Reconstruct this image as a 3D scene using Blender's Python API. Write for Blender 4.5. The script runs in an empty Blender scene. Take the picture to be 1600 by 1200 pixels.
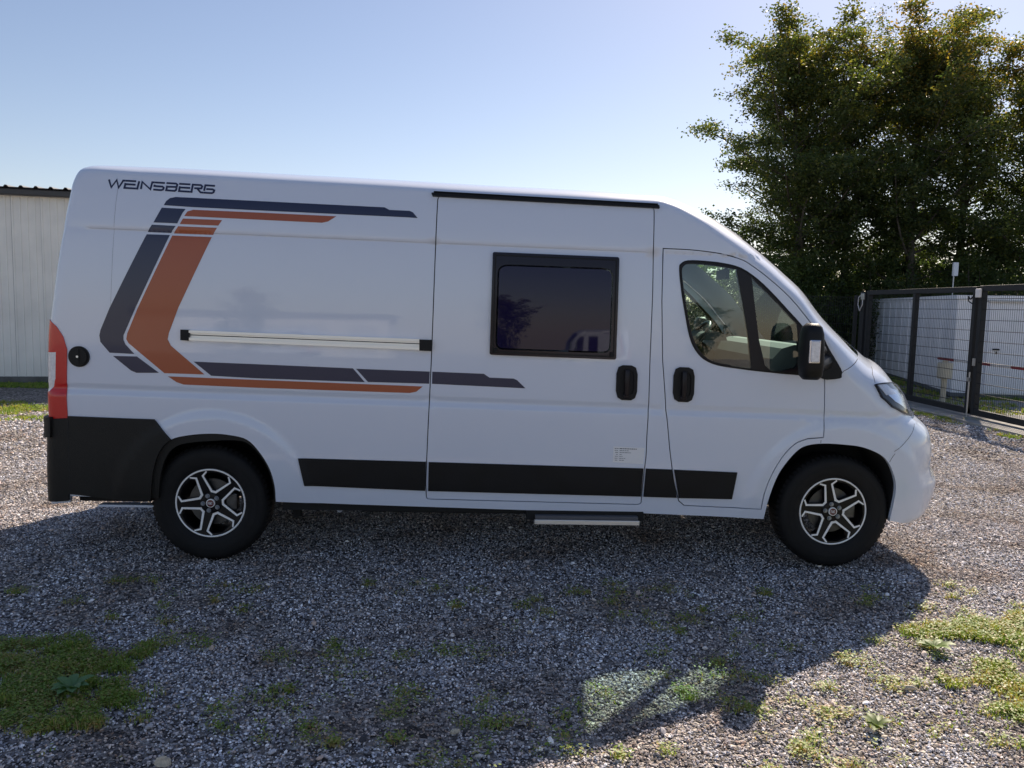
import bpy, bmesh, math, random, time
import numpy as np
from mathutils import Vector, Matrix, geometry
T0 = time.time()
rng = np.random.default_rng(7); random.seed(7)
scene = bpy.context.scene
COL = scene.collection

# ------------------------------------------------------------------ camera, sky, sun, exposure
cam_data = bpy.data.cameras.new('camera'); cam = bpy.data.objects.new('camera', cam_data); COL.objects.link(cam)
cam_data.sensor_fit = 'HORIZONTAL'; cam_data.sensor_width = 36.0
cam_data.lens = 36.0 * 1242.35 / 1600.0
cam_data.clip_start = 0.05; cam_data.clip_end = 2000
_yaw, _pit, _rol = math.radians(-1.92507), math.radians(-5.64092), math.radians(1.25744)
_f = Vector((-math.sin(_yaw)*math.cos(_pit), math.cos(_yaw)*math.cos(_pit), math.sin(_pit)))
_r = Vector((math.cos(_yaw), math.sin(_yaw), 0)); _u = _r.cross(_f)
_r2 = _r*math.cos(_rol) + _u*math.sin(_rol); _u2 = -_r*math.sin(_rol) + _u*math.cos(_rol)
cam.matrix_world = Matrix(((_r2.x, _u2.x, -_f.x, 1.7416), (_r2.y, _u2.y, -_f.y, -5.9968), (_r2.z, _u2.z, -_f.z, 1.6698), (0, 0, 0, 1)))
scene.camera = cam

SUN = Vector((0.575, 1.04, 1.0)).normalized()
world = bpy.data.worlds.new('World'); scene.world = world; world.use_nodes = True
wn = world.node_tree; wn.nodes.clear()
sky = wn.nodes.new('ShaderNodeTexSky'); sky.sky_type = 'NISHITA'; sky.sun_disc = False
sky.sun_elevation = math.asin(SUN.z); sky.sun_rotation = math.atan2(SUN.x, SUN.y)
sky.air_density = 1.0; sky.dust_density = 0.42; sky.ozone_density = 1.3; sky.altitude = 50
bg = wn.nodes.new('ShaderNodeBackground'); bg.inputs['Strength'].default_value = 0.083
wo = wn.nodes.new('ShaderNodeOutputWorld')
wb = wn.nodes.new('ShaderNodeVectorMath'); wb.operation = 'MULTIPLY'; wb.inputs[1].default_value = (1.02, .91, .90)   # white balance of the sky light
wn.links.new(sky.outputs[0], wb.inputs[0]); wn.links.new(wb.outputs[0], bg.inputs[0]); wn.links.new(bg.outputs[0], wo.inputs[0])
sl = bpy.data.lights.new('sun', 'SUN'); sl.energy = 5.0; sl.angle = math.radians(0.53); sl.color = (1.0, 0.865, 0.72)
so = bpy.data.objects.new('sun', sl); COL.objects.link(so)
so.rotation_euler = SUN.to_track_quat('Z', 'Y').to_euler(); so.location = (20, 30, 30)
scene.view_settings.view_transform = 'Standard'; scene.view_settings.look = 'None'
scene.view_settings.gamma = 1.0; scene.view_settings.exposure = 0.70
try: scene.view_settings.use_curve_mapping = False
except Exception: pass

# ------------------------------------------------------------------ helpers
def mat(name, color=(.8, .8, .8), rough=.5, metal=0.0, coat=0.0, noise=None, bump=None, spec=.5, coat_rough=.03):
    m = bpy.data.materials.new(name); m.use_nodes = True; nt = m.node_tree; b = nt.nodes['Principled BSDF']
    b.inputs['Base Color'].default_value = (*color, 1); b.inputs['Roughness'].default_value = rough
    b.inputs['Metallic'].default_value = metal; b.inputs['Coat Weight'].default_value = coat; b.inputs['Coat Roughness'].default_value = coat_rough
    b.inputs['Specular IOR Level'].default_value = spec
    if noise:   # (scale, amount of brightness change)
        tc = nt.nodes.new('ShaderNodeTexCoord'); n = nt.nodes.new('ShaderNodeTexNoise'); n.inputs['Scale'].default_value = noise[0]; n.inputs['Detail'].default_value = 6
        r = nt.nodes.new('ShaderNodeMapRange'); r.inputs['To Min'].default_value = 1 - noise[1]; r.inputs['To Max'].default_value = 1 + noise[1]
        r.inputs['From Min'].default_value = .3; r.inputs['From Max'].default_value = .7
        mx = nt.nodes.new('ShaderNodeVectorMath'); mx.operation = 'SCALE'; mx.inputs[0].default_value = color
        nt.links.new(tc.outputs['Object'], n.inputs['Vector']); nt.links.new(n.outputs[0], r.inputs[0]); nt.links.new(r.outputs[0], mx.inputs['Scale'])
        nt.links.new(mx.outputs[0], b.inputs['Base Color'])
        r2 = nt.nodes.new('ShaderNodeMapRange'); r2.inputs['To Min'].default_value = max(0, rough - .12); r2.inputs['To Max'].default_value = min(1, rough + .12)
        nt.links.new(n.outputs[0], r2.inputs[0]); nt.links.new(r2.outputs[0], b.inputs['Roughness'])
    if bump:    # (scale, strength)
        tc = nt.nodes.new('ShaderNodeTexCoord'); n = nt.nodes.new('ShaderNodeTexNoise'); n.inputs['Scale'].default_value = bump[0]; n.inputs['Detail'].default_value = 3
        bp = nt.nodes.new('ShaderNodeBump'); bp.inputs['Strength'].default_value = bump[1]; bp.inputs['Distance'].default_value = .004
        nt.links.new(tc.outputs['Object'], n.inputs['Vector']); nt.links.new(n.outputs[0], bp.inputs['Height']); nt.links.new(bp.outputs[0], b.inputs['Normal'])
    return m
def glass(name, tint=(.75, .85, .8), gloss=1.0, rough=0.0, ior=1.5):
    m = bpy.data.materials.new(name); m.use_nodes = True; nt = m.node_tree; nt.nodes.clear()
    o = nt.nodes.new('ShaderNodeOutputMaterial'); t = nt.nodes.new('ShaderNodeBsdfTransparent'); t.inputs[0].default_value = (*tint, 1)
    g = nt.nodes.new('ShaderNodeBsdfGlossy'); g.inputs['Roughness'].default_value = rough
    lw = nt.nodes.new('ShaderNodeLayerWeight'); pw = nt.nodes.new('ShaderNodeMath'); pw.operation = 'POWER'; pw.inputs[1].default_value = 5
    fr = nt.nodes.new('ShaderNodeMath'); fr.operation = 'MULTIPLY_ADD'; fr.inputs[1].default_value = .93; fr.inputs[2].default_value = .045 * (ior / 1.5)**2
    nt.links.new(lw.outputs['Facing'], pw.inputs[0]); nt.links.new(pw.outputs[0], fr.inputs[0])
    mu = nt.nodes.new('ShaderNodeMath'); mu.operation = 'MULTIPLY'; mu.inputs[1].default_value = gloss; mu.use_clamp = True
    mx = nt.nodes.new('ShaderNodeMixShader')
    nt.links.new(fr.outputs[0], mu.inputs[0]); nt.links.new(mu.outputs[0], mx.inputs[0]); nt.links.new(t.outputs[0], mx.inputs[1]); nt.links.new(g.outputs[0], mx.inputs[2])
    nt.links.new(mx.outputs[0], o.inputs[0]); return m
M = dict(
    paint=mat('white_paint', (.69, .745, .855), .40, coat=1.0, coat_rough=.025, bump=(1.3, .05)),
    navy=mat('navy_foil', (.010, .014, .055), .35, coat=.3, coat_rough=.05),
    copper=mat('copper_foil', (.37, .085, .028), .36, metal=.1, coat=.3, coat_rough=.06),
    plastic=mat('black_plastic', (.008, .008, .009), .5, noise=(6, .25), bump=(900, .25), spec=.28),
    bumper=mat('grained_bumper_plastic', (.012, .0115, .010), .55, noise=(3, .3), bump=(260, .6), spec=.35),
    gloss_black=mat('gloss_black', (.009, .007, .011), .3, spec=.3),
    seam=mat('seam_shadow_rubber', (.02, .02, .022), .8),
    rubber=mat('tyre_rubber', (.009, .009, .0095), .7, noise=(9, .4), bump=(140, .3), spec=.3),
    alu=mat('aluminium', (.80, .79, .76), .38, metal=.75),
    machined=mat('machined_alloy', (.96, .95, .92), .35, metal=.0, coat=.3),
    dark_alloy=mat('dark_alloy', (.004, .004, .006), .38, spec=.3),
    steel=mat('brake_steel', (.10, .10, .10), .45, metal=.8, noise=(20, .3)), bolt=mat('bolt_steel', (.30, .33, .38), .35, metal=.6),
    redlens=mat('red_lens', (.60, .012, .012), .25, coat=.35),
    clearlens=mat('clear_lens', (.78, .78, .80), .12, coat=1.0, noise=(60, .12)),
    lampglass=glass('lamp_glass', (.85, .87, .9), 1.3),
    lampdark=mat('lamp_housing', (.05, .05, .055), .3, metal=.3),
    chrome=mat('chrome_reflector', (.75, .75, .78), .12, metal=1.0),
    glass=glass('cab_glass', (.76, .92, .87), 2.4, ior=1.5),
    privacy=mat('privacy_acrylic', (.012, .009, .040), .02, spec=.30), winframe=mat('window_frame_acrylic', (.010, .006, .016), .12, spec=.30),
    inner=mat('interior_dark', (.085, .088, .095), .7, noise=(5, .15)),
    liner=mat('interior_lining', (.50, .50, .50), .9, noise=(7, .1)),
    under=mat('underbody', (.012, .012, .012), .9),
    paper=mat('sticker_paper', (.85, .85, .86), .5),
    ink=mat('print_ink', (.05, .05, .07), .6),
    redcap=mat('cap_red', (.12, .012, .015), .3, coat=.5),
)
def finish(me, name, m, parent=None, loc=None):
    o = bpy.data.objects.new(name, me); COL.objects.link(o)
    if m is not None: me.materials.append(m)
    if parent is not None: o.parent = parent
    if loc is not None: o.location = loc
    return o
def mesh(name, v, f, m, parent=None, smooth=False, normals=None, loc=None):
    me = bpy.data.meshes.new(name); me.from_pydata([tuple(map(float, p)) for p in v], [], [tuple(int(i) for i in q) for q in f]); me.update()
    if smooth or normals is not None: me.polygons.foreach_set('use_smooth', [True]*len(me.polygons))
    if normals is not None: me.normals_split_custom_set_from_vertices([tuple(map(float, n)) for n in normals])
    return finish(me, name, m, parent, loc)
def fast_mesh(name, v, f, m, parent=None, tint=None):   # f: (n,k) array
    me = bpy.data.meshes.new(name); v = np.asarray(v, np.float32); f = np.asarray(f, np.int32); k = f.shape[1]
    me.vertices.add(len(v)); me.vertices.foreach_set('co', v.ravel()); me.loops.add(f.size); me.loops.foreach_set('vertex_index', f.ravel())
    me.polygons.add(len(f)); me.polygons.foreach_set('loop_start', np.arange(0, f.size, k, dtype=np.int32)); me.polygons.foreach_set('loop_total', np.full(len(f), k, np.int32))
    me.update(calc_edges=True)
    if tint is not None:
        a = me.attributes.new('tint', 'FLOAT', 'POINT'); a.data.foreach_set('value', np.asarray(tint, np.float32))
    return finish(me, name, m, parent)
def empty(name, loc=(0, 0, 0), rz=0, parent=None):
    o = bpy.data.objects.new(name, None); COL.objects.link(o); o.location = loc; o.rotation_euler = (0, 0, rz); o.empty_display_size = .2
    if parent is not None: o.parent = parent
    return o
def tag(o, label=None, cat=None, group=None, kind=None):
    if label: o['label'] = label
    if cat: o['category'] = cat
    if group: o['group'] = group
    if kind: o['kind'] = kind
    return o
def copy_tree(o, parent=None):
    c = o.copy(); COL.objects.link(c); c.parent = parent
    for ch in list(o.children): copy_tree(ch, c)
    return c
class MB:
    def __init__(s): s.v = []; s.f = []
    def add(s, v, f):
        b = len(s.v); s.v += [tuple(p) for p in v]; s.f += [tuple(i + b for i in q) for q in f]; return s
    def box(s, a, b, rot=None, c=None):
        (x0, y0, z0), (x1, y1, z1) = a, b
        v = [Vector(p) for p in ((x0,y0,z0),(x1,y0,z0),(x1,y1,z0),(x0,y1,z0),(x0,y0,z1),(x1,y0,z1),(x1,y1,z1),(x0,y1,z1))]
        if rot is not None:
            c = Vector(c) if c is not None else sum(v, Vector()) / 8
            v = [rot @ (p - c) + c for p in v]
        return s.add(v, [(0,3,2,1),(4,5,6,7),(0,1,5,4),(1,2,6,5),(2,3,7,6),(3,0,4,7)])
    def tube(s, pts, rad, n=8, cap=True):
        pts = [Vector(p) for p in pts]; rad = rad if hasattr(rad, '__len__') else [rad]*len(pts); v = []; f = []
        up = Vector((0, 0, 1)); prev = None
        for i, p in enumerate(pts):
            d = (pts[min(i+1, len(pts)-1)] - pts[max(i-1, 0)]).normalized()
            a = (prev - d*prev.dot(d)).normalized() if prev is not None and (prev - d*prev.dot(d)).length > 1e-4 else d.cross(up if abs(d.z) < .95 else Vector((1, 0, 0))).normalized()
            prev = a; b = d.cross(a)
            for k in range(n):
                t = 2*math.pi*k/n; v.append(p + (a*math.cos(t) + b*math.sin(t))*rad[i])
        for i in range(len(pts)-1):
            for k in range(n): f.append((i*n+k, i*n+(k+1)%n, (i+1)*n+(k+1)%n, (i+1)*n+k))
        if cap: f.append(tuple(range(n))[::-1]); f.append(tuple((len(pts)-1)*n+k for k in range(n)))
        return s.add(v, f)
    def build(s, name, m, parent=None, smooth=False, loc=None, bevel=0):
        me = bpy.data.meshes.new(name)
        me.from_pydata([tuple(map(float, p)) for p in s.v], [], s.f); me.update()
        if bevel or smooth:
            b = bmesh.new(); b.from_mesh(me); bmesh.ops.recalc_face_normals(b, faces=b.faces)
            if bevel: bmesh.ops.bevel(b, geom=list(b.edges), offset=bevel, segments=2, affect='EDGES', profile=.5, clamp_overlap=True)
            b.to_mesh(me); b.free(); me.update()
        if smooth: me.polygons.foreach_set('use_smooth', [True]*len(me.polygons))
        return finish(me, name, m, parent, loc)
def lathe(prof, n=64, axis_y=True):    # prof: (radius, depth) ; revolve round the y axis
    v = []; f = []
    for i in range(n):
        t = 2*math.pi*i/n
        for r, d in prof: v.append((r*math.cos(t), d, r*math.sin(t)))
    k = len(prof)
    for i in range(n):
        for j in range(k-1): f.append((i*k+j, ((i+1)%n)*k+j, ((i+1)%n)*k+j+1, i*k+j+1))
    return v, f
# ---- shape of the van's flank: half width as a function of (x, w); w is the height along the van's slightly nose-down lines
RAKE = 0.0186
def zw(x, z): return z + RAKE * (x - 2.0)
def wz(x, w): return w - RAKE * (x - 2.0)
_SW = np.array([0.20, 0.30, 0.40, 0.55, 0.75, 0.92, 1.005, 1.036, 1.048, 1.088, 1.20, 1.45, 1.75, 1.98, 2.018, 2.030, 2.040, 2.20, 2.35, 2.50])
_SY = np.array([0.970, 0.985, 0.998, 1.012, 1.020, 1.0225, 1.0215, 1.0105, 1.0075, 1.0160, 1.0155, 1.0095, 1.002, 0.990, 0.9855, 0.9835, 0.9900, 0.973, 0.940, 0.897])
def _tang(X, Y):
    h = np.diff(X); d = np.diff(Y) / h
    m = np.zeros(len(X)); m[0] = d[0]; m[-1] = d[-1]
    for i in range(1, len(X) - 1):
        if d[i-1] * d[i] > 0:
            w1 = 2*h[i] + h[i-1]; w2 = h[i] + 2*h[i-1]
            m[i] = (w1 + w2) / (w1/d[i-1] + w2/d[i])
    return m
_SM = _tang(_SW, _SY)
def hermite(X, Y, M, x):
    x = np.asarray(x, float); xc = np.clip(x, X[0], X[-1])
    i = np.clip(np.searchsorted(X, xc) - 1, 0, len(X) - 2)
    h = X[i+1] - X[i]; t = (xc - X[i]) / h
    return ((2*t**3 - 3*t**2 + 1)*Y[i] + (t**3 - 2*t**2 + t)*h*M[i] + (-2*t**3 + 3*t**2)*Y[i+1] + (t**3 - t**2)*h*M[i+1]) + (x - xc)*M[i]
def sstep(a, b, x):
    t = np.clip((x - a) / (b - a), 0, 1); return t*t*(3 - 2*t)
WHEELS = ((0.0, 0.37), (4.035, 0.37))
def S(x, w):
    x = np.asarray(x, float); w = np.asarray(w, float)
    y = hermite(_SW, _SY, _SM, w)
    z = wz(x, w)
    for cx, cz, a, b in ((0.04, 0.33, 0.585, 0.665), (4.05, 0.34, 0.585, 0.665)):
        r = np.sqrt((x - cx)**2 + (z - cz)**2)
        y = y + 0.014 * (1 - sstep(a, b, r)) * sstep(0.2, 0.5, z)
    y = y - 0.045 * sstep(4.15, 4.75, x)**1.5        # the wings draw in towards the nose
    y = y - 0.012 * sstep(-0.45, -0.95, x)
    return y
# ---- the wrap-round strip: from the flank's edge over roof, tail, windscreen and nose to the centre line
def cr(A, s):
    s = np.asarray(s, float); n = len(A); i = np.clip(np.floor(s).astype(int), 0, n - 2); t = s - i
    p1 = A[i]; p2 = A[i+1]; p0 = A[np.maximum(i-1, 0)]; p3 = A[np.minimum(i+2, n-1)]
    d1 = np.where(i > 0, 1.0, 0.0); m1 = (p2 - p0) / 2; m2 = (p3 - p1) / 2
    # limit overshoot on uneven spacing
    d = p2 - p1
    lim = lambda m: np.where(m * d <= 0, np.where(np.abs(m) < np.abs(d), m, np.sign(m) * np.abs(d)), np.sign(m) * np.minimum(np.abs(m), 2 * np.abs(d)))
    m1 = lim(m1); m2 = lim(m2)
    return (2*t**3-3*t**2+1)*p1 + (t**3-2*t**2+t)*m1 + (-2*t**3+3*t**2)*p2 + (t**3-t**2)*m2
def init_strip(stations):
    global _ST, _SN
    _ST = np.array(stations, float)
    n = []
    for ix, iw, tx, tw, f, e in _ST:
        L = math.hypot(tx-ix, tw-iw); k = L / (L + e)
        lo, hi = 0.6, 8.0
        for _ in range(60):
            m = (lo + hi) / 2
            if f**m + k**m > 1: lo = m
            else: hi = m
        n.append(m)
    _SN = np.array(n)
def strip_n(s): return cr(_SN, s)
def strip_pt(s, q, off=0.0):
    s = np.asarray(s, float); q = np.clip(np.asarray(q, float), 0, 1)
    ix, iw, tx, tw, e = (cr(_ST[:, j], s) for j in (0, 1, 2, 3, 5))
    n = np.maximum(strip_n(s), 1.2)
    L = np.hypot(tx-ix, tw-iw); ox = ix + (tx-ix)*(L+e)/L; ow = iw + (tw-iw)*(L+e)/L
    th = q * math.pi / 2; sn = np.sin(th); cs = np.where(q >= 1, 0, np.cos(th))
    rho = (sn**n + cs**n)**(1/n); a = sn / rho; c = cs / rho
    x = ix + (ox-ix)*a; w = iw + (ow-iw)*a
    y = -S(x, w) * c
    return np.stack([x, y, wz(x, w)], -1)
STATIONS = [[-0.8702, 0.3146, -1.0179, 0.2967, 0.95, 0.03], [-0.8578, 0.5466, -1.0044, 0.5308, 0.95, 0.03], [-0.8487, 0.7107, -0.9947, 0.6966, 0.95, 0.03], [-0.8426, 0.8526, -0.9881, 0.8398, 0.95, 0.03], [-0.8458, 1.0316, -0.9884, 1.0213, 0.95, 0.03], [-0.8376, 1.2313, -0.9821, 1.2223, 0.95, 0.03], [-0.8279, 1.4291, -0.9719, 1.422, 0.95, 0.03], [-0.807, 1.587, -0.9507, 1.5814, 0.95, 0.03], [-0.7845, 1.7442, -0.9279, 1.7402, 0.95, 0.03], [-0.7595, 1.901, -0.9026, 1.8985, 0.95, 0.03], [-0.7302, 2.0457, -0.8728, 2.0564, 0.95, 0.03], [-0.7083, 2.1478, -0.8518, 2.1753, 0.95, 0.03], [-0.695, 2.2032, -0.8403, 2.2552, 0.95, 0.03], [-0.6894, 2.2428, -0.8378, 2.309, 0.94, 0.03], [-0.6727, 2.2792, -0.8285, 2.3649, 0.92, 0.03], [-0.6439, 2.3083, -0.8249, 2.4113, 0.86, 0.03], [-0.607, 2.3339, -0.7941, 2.4408, 0.8, 0.03], [-0.5535, 2.3482, -0.7357, 2.4571, 0.74, 0.03], [-0.3598, 2.3531, -0.477, 2.4653, 0.72, 0.035], [-0.0879, 2.3539, -0.1901, 2.4663, 0.72, 0.035], [0.4986, 2.3492, 0.4287, 2.4617, 0.72, 0.035], [1.0899, 2.3445, 1.0525, 2.457, 0.72, 0.035], [1.6862, 2.3356, 1.6817, 2.4481, 0.72, 0.035], [2.2872, 2.3308, 2.3159, 2.4433, 0.72, 0.035], [2.6097, 2.3232, 2.6564, 2.4355, 0.72, 0.035], [2.7796, 2.3167, 2.8636, 2.4288, 0.73, 0.035], [2.828, 2.3067, 2.9276, 2.4121, 0.75, 0.04], [2.8805, 2.2887, 2.9887, 2.3882, 0.78, 0.05], [2.949, 2.2634, 3.0487, 2.3541, 0.82, 0.07], [3.0541, 2.2155, 3.1406, 2.2952, 0.86, 0.1], [3.1558, 2.1597, 3.2347, 2.231, 0.88, 0.14], [3.291, 2.0774, 3.3665, 2.1345, 0.9, 0.17], [3.4299, 1.9817, 3.5041, 2.0326, 0.9, 0.19], [3.566, 1.873, 3.6447, 1.9199, 0.9, 0.2], [3.6911, 1.7696, 3.7703, 1.8103, 0.9, 0.21], [3.8088, 1.625, 3.8905, 1.663, 0.9, 0.22], [3.9227, 1.4957, 4.028, 1.5357, 0.89, 0.22], [4.0219, 1.3364, 4.1758, 1.4145, 0.86, 0.21], [4.075, 1.273, 4.2754, 1.3591, 0.83, 0.19], [4.1281, 1.2175, 4.377, 1.3239, 0.8, 0.17], [4.1774, 1.1617, 4.4698, 1.2477, 0.78, 0.15], [4.2277, 1.0974, 4.5538, 1.17, 0.76, 0.13], [4.2821, 1.0087, 4.6223, 1.0685, 0.74, 0.12], [4.3288, 0.9207, 4.7076, 1.0031, 0.72, 0.11], [4.3732, 0.8386, 4.7757, 0.9421, 0.71, 0.11], [4.4046, 0.7803, 4.8091, 0.8705, 0.7, 0.11], [4.4231, 0.7216, 4.8194, 0.7993, 0.7, 0.11], [4.4327, 0.6666, 4.8131, 0.7138, 0.7, 0.11], [4.4423, 0.6156, 4.8526, 0.6363, 0.69, 0.11], [4.4472, 0.5686, 4.8704, 0.5915, 0.69, 0.1], [4.4532, 0.5169, 4.8609, 0.5387, 0.7, 0.1], [4.4597, 0.473, 4.8345, 0.4738, 0.72, 0.1], [4.4627, 0.4284, 4.7998, 0.4085, 0.74, 0.09], [4.4599, 0.3925, 4.7506, 0.3565, 0.76, 0.08], [4.4383, 0.3609, 4.646, 0.3236, 0.8, 0.06]]
TAIL = [[6.234, 0.437], [6.004, 0.283], [5.677, 0.113], [5.269, 0.61], [4.292, 0.612], [2.935, 0.61], [3.172, 0.342], [3.956, 0.367], [5.229, 0.485]]
TAILW = [[5.229, 0.485], [5.223, 0.248], [4.379, 0.228], [4.136, 0.293], [3.956, 0.367]]
HEAD = [[39.112, 0.166], [39.498, 0.261], [39.899, 0.366], [40.532, 0.419], [41.302, 0.429], [42.631, 0.688], [41.836, 0.31], [41.143, 0.176], [40.197, 0.135]]
HOODL = [[37.988, 0.353], [38.386, 0.259], [39.106, 0.18]]
SILL = [[0.4305, 0.3683], [0.9052, 0.3644], [1.3941, 0.3635], [2.0099, 0.3624], [2.7765, 0.3661], [3.1738, 0.3617], [3.5634, 0.3541]]
ARCH_R = [[0.4264, 0.3681], [0.4233, 0.475], [0.3943, 0.5865], [0.3328, 0.6913], [0.2587, 0.7662], [0.1563, 0.791], [0.038, 0.7969], [-0.1003, 0.7819], [-0.2114, 0.7496], [-0.2807, 0.674], [-0.3253, 0.5495], [-0.3538, 0.3677]]
ARCH_F = [[3.5634, 0.3541], [3.5784, 0.4787], [3.6118, 0.606], [3.6558, 0.7031], [3.7361, 0.8095], [3.805, 0.8536], [3.9141, 0.8699], [4.06, 0.8666], [4.1702, 0.8538], [4.2844, 0.8115], [4.3496, 0.7542], [4.3977, 0.6599], [4.414, 0.5855], [4.409, 0.4794], [4.4013, 0.3653]]
REARBOT = [[-0.8658, 0.3575], [-0.6234, 0.3592], [-0.3538, 0.3677]]
SDOOR = [[1.4276, 2.3237], [1.4197, 2.0136], [1.4106, 1.5976], [1.4029, 1.2857], [1.3898, 0.914], [1.3772, 0.521], [1.3816, 0.4254], [1.3939, 0.4194], [2.7354, 0.4277], [2.7557, 0.4349], [2.7574, 0.5145], [2.7652, 0.6521], [2.7728, 0.7568], [2.7717, 0.8811], [2.7772, 1.0646], [2.7753, 1.3703], [2.7779, 1.7725], [2.7744, 2.1011], [2.7771, 2.3145]]
CDOOR = [[2.8417, 2.0582], [3.0056, 2.0573], [3.1376, 2.0486], [3.2382, 2.0355], [3.3398, 2.01], [3.4056, 1.9746], [3.5056, 1.9066], [3.6492, 1.7901], [3.7832, 1.6442], [3.858, 1.55], [3.8939, 1.4132], [3.8986, 1.2909], [3.911, 1.0646], [3.9052, 0.911], [3.8062, 0.9005], [3.7256, 0.8632], [3.6501, 0.7774], [3.5873, 0.6579], [3.5483, 0.5338], [3.5361, 0.4245], [3.2522, 0.4276], [3.039, 0.4314], [3.0036, 0.4605], [2.9623, 0.5957], [2.9272, 0.8038], [2.8955, 1.048], [2.8607, 1.3736], [2.8439, 1.7352]]
CWIN = [[2.943, 1.9392], [2.9543, 1.9736], [2.9973, 1.9946], [3.0999, 1.9962], [3.2248, 1.987], [3.3366, 1.9617], [3.4447, 1.8961], [3.546, 1.808], [3.6444, 1.7113], [3.7306, 1.626], [3.8049, 1.5398], [3.8461, 1.4602], [3.8597, 1.3507], [3.8495, 1.3054], [3.7199, 1.3006], [3.4805, 1.314], [3.336, 1.3268], [3.2094, 1.3423], [3.1221, 1.3755], [3.0627, 1.434], [3.0227, 1.5173], [2.9888, 1.6581], [2.9592, 1.808]]
CGL1 = [[2.9617, 1.924], [2.975, 1.9585], [3.0111, 1.974], [3.141, 1.9715], [3.3043, 1.9503], [3.3176, 1.9148], [3.4271, 1.3404], [3.2871, 1.3493], [3.1839, 1.3657], [3.1211, 1.4018], [3.0784, 1.4508], [3.0384, 1.534], [3.0047, 1.6695], [2.9773, 1.8127]]
CGL2 = [[3.4084, 1.8826], [3.4205, 1.8871], [3.5346, 1.7874], [3.6759, 1.6521], [3.7112, 1.6009], [3.7289, 1.4068], [3.7189, 1.3576], [3.6784, 1.3398], [3.5129, 1.3539]]
MBASE = [[3.8434, 1.5697], [3.8707, 1.5424], [3.9058, 1.4787], [3.9878, 1.3556], [3.996, 1.315], [3.9827, 1.2916], [3.8668, 1.2897], [3.8485, 1.4114]]
VWIN = [[1.7725, 1.9871], [1.7803, 1.9933], [2.5538, 1.9945], [2.562, 1.9869], [2.56, 1.3621], [2.552, 1.3557], [1.7725, 1.3561], [1.7643, 1.3638]]
VWINI = [[1.8145, 1.8759], [1.8299, 1.9004], [1.8617, 1.9096], [2.471, 1.9134], [2.5035, 1.9048], [2.5163, 1.8774], [2.5133, 1.4289], [2.4977, 1.4081], [2.4695, 1.403], [1.8399, 1.4008], [1.8157, 1.4099], [1.8091, 1.4377]]
STRIP1 = [[0.5725, 0.6565], [1.3741, 0.6608], [1.3713, 0.472], [0.6116, 0.4811]]
STRIP2 = [[1.3924, 0.6602], [2.7604, 0.6654], [2.7531, 0.4801], [1.3896, 0.4714]]
STRIP3 = [[2.7769, 0.6651], [2.9463, 0.6642], [2.9857, 0.4793], [2.7697, 0.4798]]
STRIP4 = [[2.9587, 0.6638], [3.3673, 0.6601], [3.344, 0.4827], [2.9982, 0.4784]]
D1 = [[-0.2484, 2.1932], [-0.234, 2.2194], [-0.2118, 2.2382], [-0.1774, 2.2465], [0.3088, 2.2442], [1.0976, 2.2402], [1.1277, 2.2256], [1.2521, 2.2252], [1.2721, 2.2177], [1.3029, 2.1834], [1.2294, 2.1849], [0.311, 2.1869], [-0.0779, 2.1891]]
D2 = [[-0.2594, 2.177], [-0.1161, 2.1756], [-0.1345, 2.1492], [-0.1638, 2.0853], [-0.3069, 2.0849]]
D3 = [[-0.3164, 2.0708], [-0.1734, 2.0693], [-0.2034, 2.0259], [-0.3447, 2.0256]]
D4 = [[-0.3498, 2.0116], [-0.2105, 2.0126], [-0.4194, 1.5634], [-0.4959, 1.3873], [-0.4962, 1.3597], [-0.4848, 1.3325], [-0.431, 1.2753], [-0.5818, 1.2773], [-0.638, 1.3422], [-0.6433, 1.3814], [-0.6369, 1.4132], [-0.5795, 1.5491]]
D5 = [[-0.5617, 1.2583], [-0.4156, 1.2601], [-0.2826, 1.1639], [-0.4196, 1.1587], [-0.4525, 1.1714]]
D6 = [[-0.0691, 1.2416], [0.3133, 1.2403], [0.9129, 1.2371], [0.9869, 1.1535], [0.3126, 1.1523], [0.0369, 1.158], [-0.0058, 1.1923]]
D7 = [[0.9328, 1.235], [1.3916, 1.2347], [1.3889, 1.1584], [1.0068, 1.1551]]
D8 = [[1.4076, 1.2349], [1.7306, 1.2338], [1.7672, 1.211], [1.9184, 1.2106], [1.9408, 1.2013], [1.9944, 1.1519], [1.4065, 1.1583]]
O1 = [[-0.1223, 2.1321], [-0.1039, 2.1604], [-0.0695, 2.1726], [0.3114, 2.1731], [0.8021, 2.1714], [0.7524, 2.1375], [0.7154, 2.128], [0.3128, 2.1299]]
O2 = [[-0.1296, 2.1161], [0.1069, 2.1172], [0.0843, 2.0826], [-0.1483, 2.0821]]
O3 = [[-0.1579, 2.0681], [0.0766, 2.0686], [0.0509, 2.0252], [-0.1858, 2.0239]]
O4 = [[-0.1949, 2.0105], [0.0438, 2.0111], [-0.1588, 1.574], [-0.2189, 1.414], [-0.2271, 1.3742], [-0.2079, 1.3354], [-0.0042, 1.1644], [-0.2494, 1.1631], [-0.4652, 1.3412], [-0.4786, 1.3644], [-0.4723, 1.4001], [-0.4079, 1.5561]]
O5 = [[-0.2282, 1.144], [0.3126, 1.1423], [1.3487, 1.1396], [1.309, 1.105], [1.267, 1.0953], [0.3121, 1.093], [-0.133, 1.0964], [-0.1759, 1.11]]
RAILT = [[-0.0983, 1.4355], [1.3256, 1.4361], [1.3258, 1.4202], [-0.0985, 1.4198]]
RAILM = [[-0.1059, 1.4188], [1.3241, 1.4193], [1.3245, 1.3874], [-0.1061, 1.3892]]
RAILB = [[-0.0987, 1.3903], [1.3262, 1.3885], [1.3284, 1.3687], [-0.0988, 1.3726]]
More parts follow.
